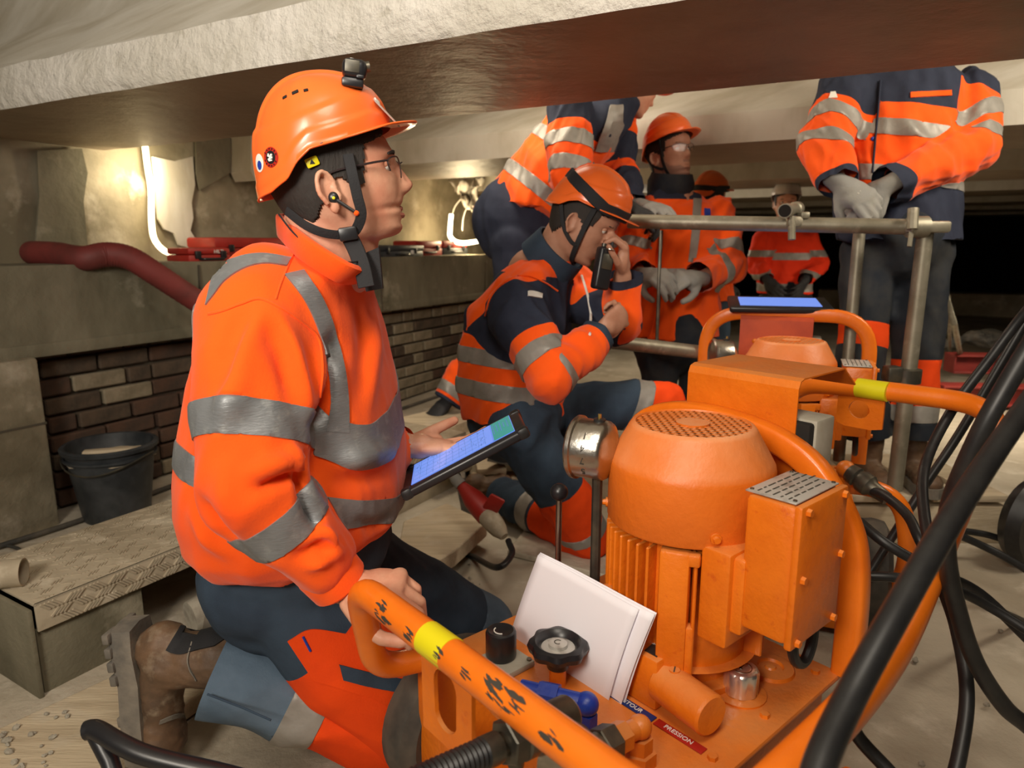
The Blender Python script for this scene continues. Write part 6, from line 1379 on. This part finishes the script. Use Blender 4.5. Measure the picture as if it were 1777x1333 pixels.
# loose tube end on the bench
e = G(20, 995, zB+.033); o = obj('tube_end', MB().lathe([(.031, 0), (.034, .002), (.034, .4), (.031, .4), (.029, .36), (.029, .02)], e+Vector((-.36, -.10, 0)), Vector((.36, .10, 0)), 28), 'dusty_steel'); tag(o, 'dusty steel tube end lying on the chequer plate bench at the left edge', 'tube')
# slab with debris in front of the bench and the stone block under it
def slab(name, px, z, th, m, label, cat, bev=.004):
    q = [G(x, y, z) for x, y in px]; mb = MB(); n = len(q); mb.add([p for p in q]+[p-UZ*th for p in q], [tuple(range(n)), tuple(reversed(range(n, 2*n)))]+[(i, i+n, (i+1) % n+n, (i+1) % n) for i in range(n)])
    o = obj(name, mb, m); b = o.modifiers.new('b', 'BEVEL'); b.width = bev; b.segments = 2; return tag(o, label, cat)
slab('timber_board', [(-90, 1312), (0, 1263), (240, 1152), (425, 1058), (520, 1085), (330, 1215), (165, 1340), (60, 1420), (-120, 1420)], .045, .042, 'timber', 'long dusty board on the floor between the bench and the man\'s boot', 'board')
slab('timber_board', [(700, 905), (775, 873), (845, 905), (790, 955), (740, 985), (690, 960)], .10, .055, 'timber', 'thick pale timber offcut on the floor before the red plug', 'board')
slab('timber_board', [(600, 745), (800, 700), (850, 716), (690, 772)], .22, .10, 'timber', 'timber plank under the crouching man\'s glove', 'board')
slab('timber_board', [(690, 776), (870, 722), (930, 745), (760, 806)], .16, .08, 'timber', 'timber plank beside the first one, nearer to the tablet', 'board')
slab('timber_board', [(880, 955), (1060, 1000), (1300, 930), (1100, 880), (960, 860)], .022, .02, 'floor', 'flat dusty slab under the man on one knee', 'board')
o = tubething('kerb_stone', [G(330, 1072, .045), G(380, 1050, .05), G(425, 1025, .05), G(470, 1000, .045)], [.045, .055, .055, .04], 'stone', 'yellowish rounded stone lying under the bench edge behind the boot', 'stone', spl=False)
# rubble on the floor board: a few separate stones
def pebble(c, r, seed, label, group=None):
    bm = MB(); bm.ell(c, (r, r*.8, r*.55), Matrix.Rotation(seed, 3, 'Z'), 8, 5); rr = random.Random(seed); bm.v = [v+Vector((rr.uniform(-1, 1), rr.uniform(-1, 1), rr.uniform(-1, 1)))*r*.18 for v in bm.v]
    o = obj('stone_chip', bm, 'stone', angle=20); tag(o, label, 'stone', group); return o
rp = random.Random(9)
for k in range(26):
    x, y = rp.uniform(0, 130), rp.uniform(1235, 1333)
    if y < 1270-x*.45: continue
    pebble(G(x, y, .048), rp.uniform(.003, .010), k, 'small grey stone chip on the dusty floor board at the lower left', 'stone chips on the floor board')
for k in range(16):
    x, y = rp.uniform(1480, 1777), rp.uniform(760, 1333); pebble(G(x, y, .012), rp.uniform(.004, .012), k+60, 'small stone chip on the bare floor right of the pumps', 'stone chips right of the pumps')
for k in range(8):
    x, y = rp.uniform(800, 1030), rp.uniform(955, 1060); pebble(G(x, y, .012), rp.uniform(.003, .008), k+130, 'small stone chip on the floor behind the near pump unit', 'stone chips behind the near pump')
# ---- black bent tube at the bottom left
bt_ = tubething('bent_tube', fillet([P(150, 1268, .98), P(165, 1264, .98), P(205, 1290, .96), P(260, 1316, .95), P(420, 1350, .95), P(560, 1400, .95)], .06, 6), .0135, 'black_plastic', 'bent black tube crossing the bottom left corner before the boot', 'tube', spl=False)
obj('tube_leg', MB().tube([P(165, 1272, .98), P(190, 1320, .97), P(215, 1400, .95)], .012, 12), 'black_plastic', bt_)
# ---- red industrial plug and cable
pg = thing('power_plug', P(860, 890, 2.15), 'red industrial plug joined to a dusty socket on the floor beside the timber', 'plug')
a, b, c_ = P(800, 842, 2.2), P(838, 885, 2.17), P(882, 940, 2.1)
obj('plug_body', MB().lathe([(.016, 0), (.022, .02), (.034, .06), (.037, .10), (.037, .13)], a, b-a, 24), 'red_plastic', pg, True)
obj('socket_body', MB().lathe([(.032, 0), (.033, .03), (.030, .07), (.026, .09), (.014, .115)], b, c_-b, 24), 'dusty_steel', pg, True)
obj('socket_lid', MB().box(P(856, 876, 2.13), (.05, .012, .07), Matrix.Rotation(.5, 3, 'Y') @ Matrix.Rotation(.3, 3, 'X'), .006), 'red_plastic', pg, True)
obj('grey_gland', MB().lathe([(.02, 0), (.018, .03), (.010, .05)], a, a-b, 20), 'glove', pg, True)
tubething('power_cable', [P(882, 938, 2.1), P(888, 962, 2.05), P(862, 985, 2.0), G(820, 966, .012), G(780, 955, .012), G(740, 945, .012)], .0095, 'rubber', 'black cable looping from the plug across the floor', 'cable')
tubething('power_cable', [P(803, 846, 2.2), P(795, 825, 2.22), P(785, 800, 2.25), P(778, 770, 2.3)], .009, 'rubber_dusty', 'dusty cable from the plug up behind the tablet', 'cable')
# ---- things on the ledge
LG = .962
def lp(x, y, out=-.02):                                     # point on the ledge top along a pixel column
    r = ray(x, y); n = WN; p0 = wp(0, out, 0); p = CAM+r*((p0-CAM).dot(n)/r.dot(n)); return Vector((p.x, p.y, LG))
def toolcase(x0, x1, y, out, dep, h, m, label, text=None, m2=None):
    a, b = lp(x0, y, out), lp(x1, y, out); u_ = (b-a).normalized(); v_ = Vector((-u_.y, u_.x, 0)); R_ = Matrix((u_, v_, UZ)).transposed(); L = (b-a).length; c = (a+b)/2+v_*dep/2
    t = thing('tool_case', (c.x, c.y, LG), label, 'case')
    bs = obj('case_base', MB().box(c+UZ*h*.28, (L, dep, h*.56), R_, .01), m, t, True); ld = obj('case_lid', MB().box(c+UZ*(h*.58+h*.2), (L*.99, dep*.98, h*.42), R_, .012), m2 or m, t, True)
    for s_ in (-.3, .3): obj('latch', MB().box(c+u_*L*s_-v_*(dep/2+.004)+UZ*h*.56, (.03, .01, .035), R_, .003), 'black_plastic', t, True)
    obj('handle', MB().tube(fillet([c+u_*-.06-v_*(dep/2)+UZ*h*.3, c+u_*-.06-v_*(dep/2+.022)+UZ*h*.3, c+u_*.06-v_*(dep/2+.022)+UZ*h*.3, c+u_*.06-v_*(dep/2)+UZ*h*.3], .015, 4), .006, 8), 'black_plastic', t, True)
    if text: lettering('case_lettering', text, h*.32, c+u_*L*.2-v_*(dep/2+.0015)+UZ*h*.74, u_, UZ, 'white_ink', bs, True)
    return t
toolcase(328, 402, 452, -.06, .16, .075, 'red_plastic', 'small red case with white lettering on the ledge beside the light rope', 'HILTI')
toolcase(374, 500, 438, -.20, .22, .125, 'red_plastic', 'larger dull red case on the ledge behind the small one', None)
toolcase(655, 735, 442, -.05, .16, .085, 'bucket', 'low black case with a pale label on the ledge right of the kneeling man\'s chin', None)
toolcase(722, 768, 438, -.10, .2, .115, 'red_plastic', 'red and dark case on the ledge, middle one right of the chin', None); toolcase(770, 812, 438, -.10, .2, .115, 'bucket', 'dark case with red end on the ledge nearest the bright lamp', None, 'red_plastic')
o = obj('case_label', MB().box(lp(716, 436, -.048)+UZ*.04, (.03, .004, .022), RW), 'white_ink'); o.parent = bpy.data.objects['tool_case.002']; o.matrix_parent_inverse = Matrix.Translation(-o.parent.location)
# red ribbed suction hose on the ledge
def hz_(x, y, out, z): p = lp(x, y, out); return Vector((p.x, p.y, z))
hp = [hz_(55, 440, -.34, LG+.055), hz_(100, 440, -.16, LG+.05), hz_(145, 450, -.01, LG+.035), hz_(185, 440, .03, LG+.05), hz_(225, 448, .07, LG+.035), hz_(270, 470, .11, LG-.03), hz_(330, 500, .15, LG-.13), hz_(395, 530, .20, LG-.24), hz_(480, 570, .22, LG-.36)]
pp = spline(hp, 14); rr_ = [.047+.0016*(1 if k % 2 else 0) for k in range(len(pp))]
o = obj('suction_hose', MB().tube(pp, rr_, 22), 'red_hose'); tag(o, 'red ribbed suction hose lying over the edge of the ledge', 'hose')
o2 = obj('hose_mouth', MB().cyl(pp[0]-(pp[1]-pp[0]).normalized()*.001, pp[0]-(pp[1]-pp[0]).normalized()*.0015, .038, None, 20), 'hollow', o)
# glowing light rope on the upper wall
lw = [up_px(250, 240, .03), up_px(256, 290, .03), up_px(262, 330, .03), up_px(263, 385, .05), up_px(268, 415, .08), up_px(285, 435, .14), up_px(308, 441, .22), up_px(330, 440, .30)]
o = tubething('light_rope', lw, .014, 'rope_light', 'glowing light rope hanging down the upper wall to the ledge', 'lamp')
tubething('red_cord', [P(-30, 330, 3.0), P(0, 300, 3.0), P(12, 270, 3.0), P(25, 240, 3.0)], .012, 'red_hose', 'red cord hanging at the far left under the girder', 'cord')
ll = tubething('light_rope', [P(783, 372, 5.2), P(781, 395, 5.2), P(782, 412, 5.15), P(800, 422, 5.1), P(835, 418, 5.1)], .016, 'lamp_glow', 'glowing light rope among the cases on the ledge', 'lamp')
o = obj('work_lamp', MB().lathe([(.03, 0), (.055, .03), (.055, .05), (.045, .05)], P(846, 392, 5.3), P(836, 385, 5.2)-P(846, 392, 5.3), 24), 'galvanised'); tag(o, 'small bright work lamp by the leaning man\'s hip', 'lamp')
obj('lamp_glass', MB().cyl(P(840, 388, 5.24), P(837, 386, 5.21), .046, None, 20), 'lamp_glow', o)
# crumpled white sheet hanging under the second girder
mb = MB(); n = 24; vs = []
A, B, Cq = P(762, 288, 5.5), P(845, 288, 5.45), P(818, 362, 5.4)
for j in range(n+1):
    for i in range(n+1):
        u_, v_ = i/n, j/n; p = A.lerp(B, u_).lerp(Cq+(B-A)*(.10*(u_-.5)), v_**1.1); vs.append(p+Vector((.05*noise.noise((u_*5, v_*4, 1)), -.10*noise.noise((u_*6, v_*5, 7)), .05*noise.noise((u_*4, v_*6, 3)))))
mb.add(vs, [(j*(n+1)+i, j*(n+1)+i+1, (j+1)*(n+1)+i+1, (j+1)*(n+1)+i) for j in range(n) for i in range(n)])
o = obj('hanging_sheet', mb, 'white_sheet', angle=80); o.modifiers.new('s', 'SOLIDIFY').thickness = .004; tag(o, 'crumpled white sheet hanging under the second girder above the cases', 'sheet')
for k, (a, b) in enumerate((((800, 345), (785, 372)), ((812, 355), (802, 400)), ((818, 360), (830, 378)))): tag(obj('wire', MB().tube(spline([P(*a, 5.38), P((a[0]+b[0])/2-3, (a[1]+b[1])/2, 5.38), P(*b, 5.38)], 5), .005, 6), 'white_sheet'), ('thin pale wire hanging from the crumpled sheet, leftmost', 'thin pale wire hanging from the crumpled sheet, middle one', 'short pale wire from the tip of the crumpled sheet')[k], 'wire')
# ---- pallets the standing men are on
def pallet(c, yaw, L, W_, label):
    t = thing('pallet', (c.x, c.y, 0), label, 'pallet', yaw); k = 0
    for s_ in (-W_/2+.05, 0, W_/2-.05): obj('bearer', MB().box((0, s_, .07), (L, .09, .14), None, .004), 'timber', t)
    nb = int(L/.13)
    for i in range(nb): obj('deck_board', MB().box((-L/2+L*(i+.5)/nb, 0, .17), (.115, W_, .025), None, .003), 'timber', t)
pallet(Vector(((legD[0][2].x+legD[1][2].x)/2, 2.56, 0)), 0, .75, .5, 'timber pallet under the man with crossed gloves at the right'); pallet(Vector(((legB[0][2].x+legB[1][2].x)/2+.02, 2.98, 0)), .1, .6, .7, 'timber pallet under the leaning man')
# ---- at the right: red steel beams in a stack, black lump on top, wheel
def beam(px, z, L, label):
    c = G(px[0], px[1], z); R_ = Matrix.Rotation(math.radians(-6), 3, 'Z'); t = thing('steel_beam', (c.x, c.y, z), label, 'beam'); t['kind'] = 'thing'
    h = .13
    obj('web', MB().box(c+R_ @ Vector((L/2, 0, h/2)), (L, .03, h), R_, .003), 'red_steel', t, True)
    for zz_ in (0.006, h-.006): obj('flange', MB().box(c+R_ @ Vector((L/2, 0, zz_)), (L, .15, .014), R_, .003), 'red_steel', t, True)
    obj('end_plate', MB().box(c+R_ @ Vector((.004, 0, h/2)), (.01, .15, h), R_, .003), 'red_steel', t, True)
beam((1625, 700), .02, 1.6, 'red steel beam on the floor at the right, lower of the two'); b2 = beam((1645, 645), .165, 1.6, 'red steel beam at the right, upper of the two under the dark bundle')
c = G(1650, 600, .31); mb = MB()
mb.tube(spline([c+Vector((-.05, 0, .0)), c+Vector((.12, .02, .05)), c+Vector((.3, -.02, .03)), c+Vector((.5, .03, .06)), c+Vector((.9, 0, .04))], 6), .045, 10); mb.ell(c+Vector((.25, .02, .08)), (.16, .08, .05)); mb.ell(c+Vector((.6, .0, .08)), (.2, .08, .06))
me = remesh(mb, .014, 3, name='dark_bundle'); folds(me, 5, .02, (20, 40)); me.materials.append(M('rubber_dusty')); o = link('dark_bundle', me); tag(o, 'dark bundle of sheet and straps on the upper red beam', 'bundle')
tag(obj('tripod_leg', MB().tube([P(1640, 510, 3.6), P(1655, 560, 3.6), G(1672, 640, 0)], .016, 10).tube([P(1645, 515, 3.6), G(1650, 640, 0)], .012, 10), 'galvanised'), 'pale tripod leg standing behind the red beams', 'tripod')
c = G(1800, 905, .16); o = thing('cart_wheel', (c.x, c.y, 0), 'black cart wheel cut by the right edge', 'wheel')
obj('tyre', MB().lathe([(.09, -.03), (.14, -.035), (.16, 0), (.14, .035), (.09, .03)], c, Vector((.4, -1, 0)), 36), 'rubber', o, True); obj('wheel_disc', MB().lathe([(.092, -.01), (.03, -.02), (.028, .02), (.092, .01)], c, Vector((.4, -1, 0)), 28, False), 'dark_steel', o, True)
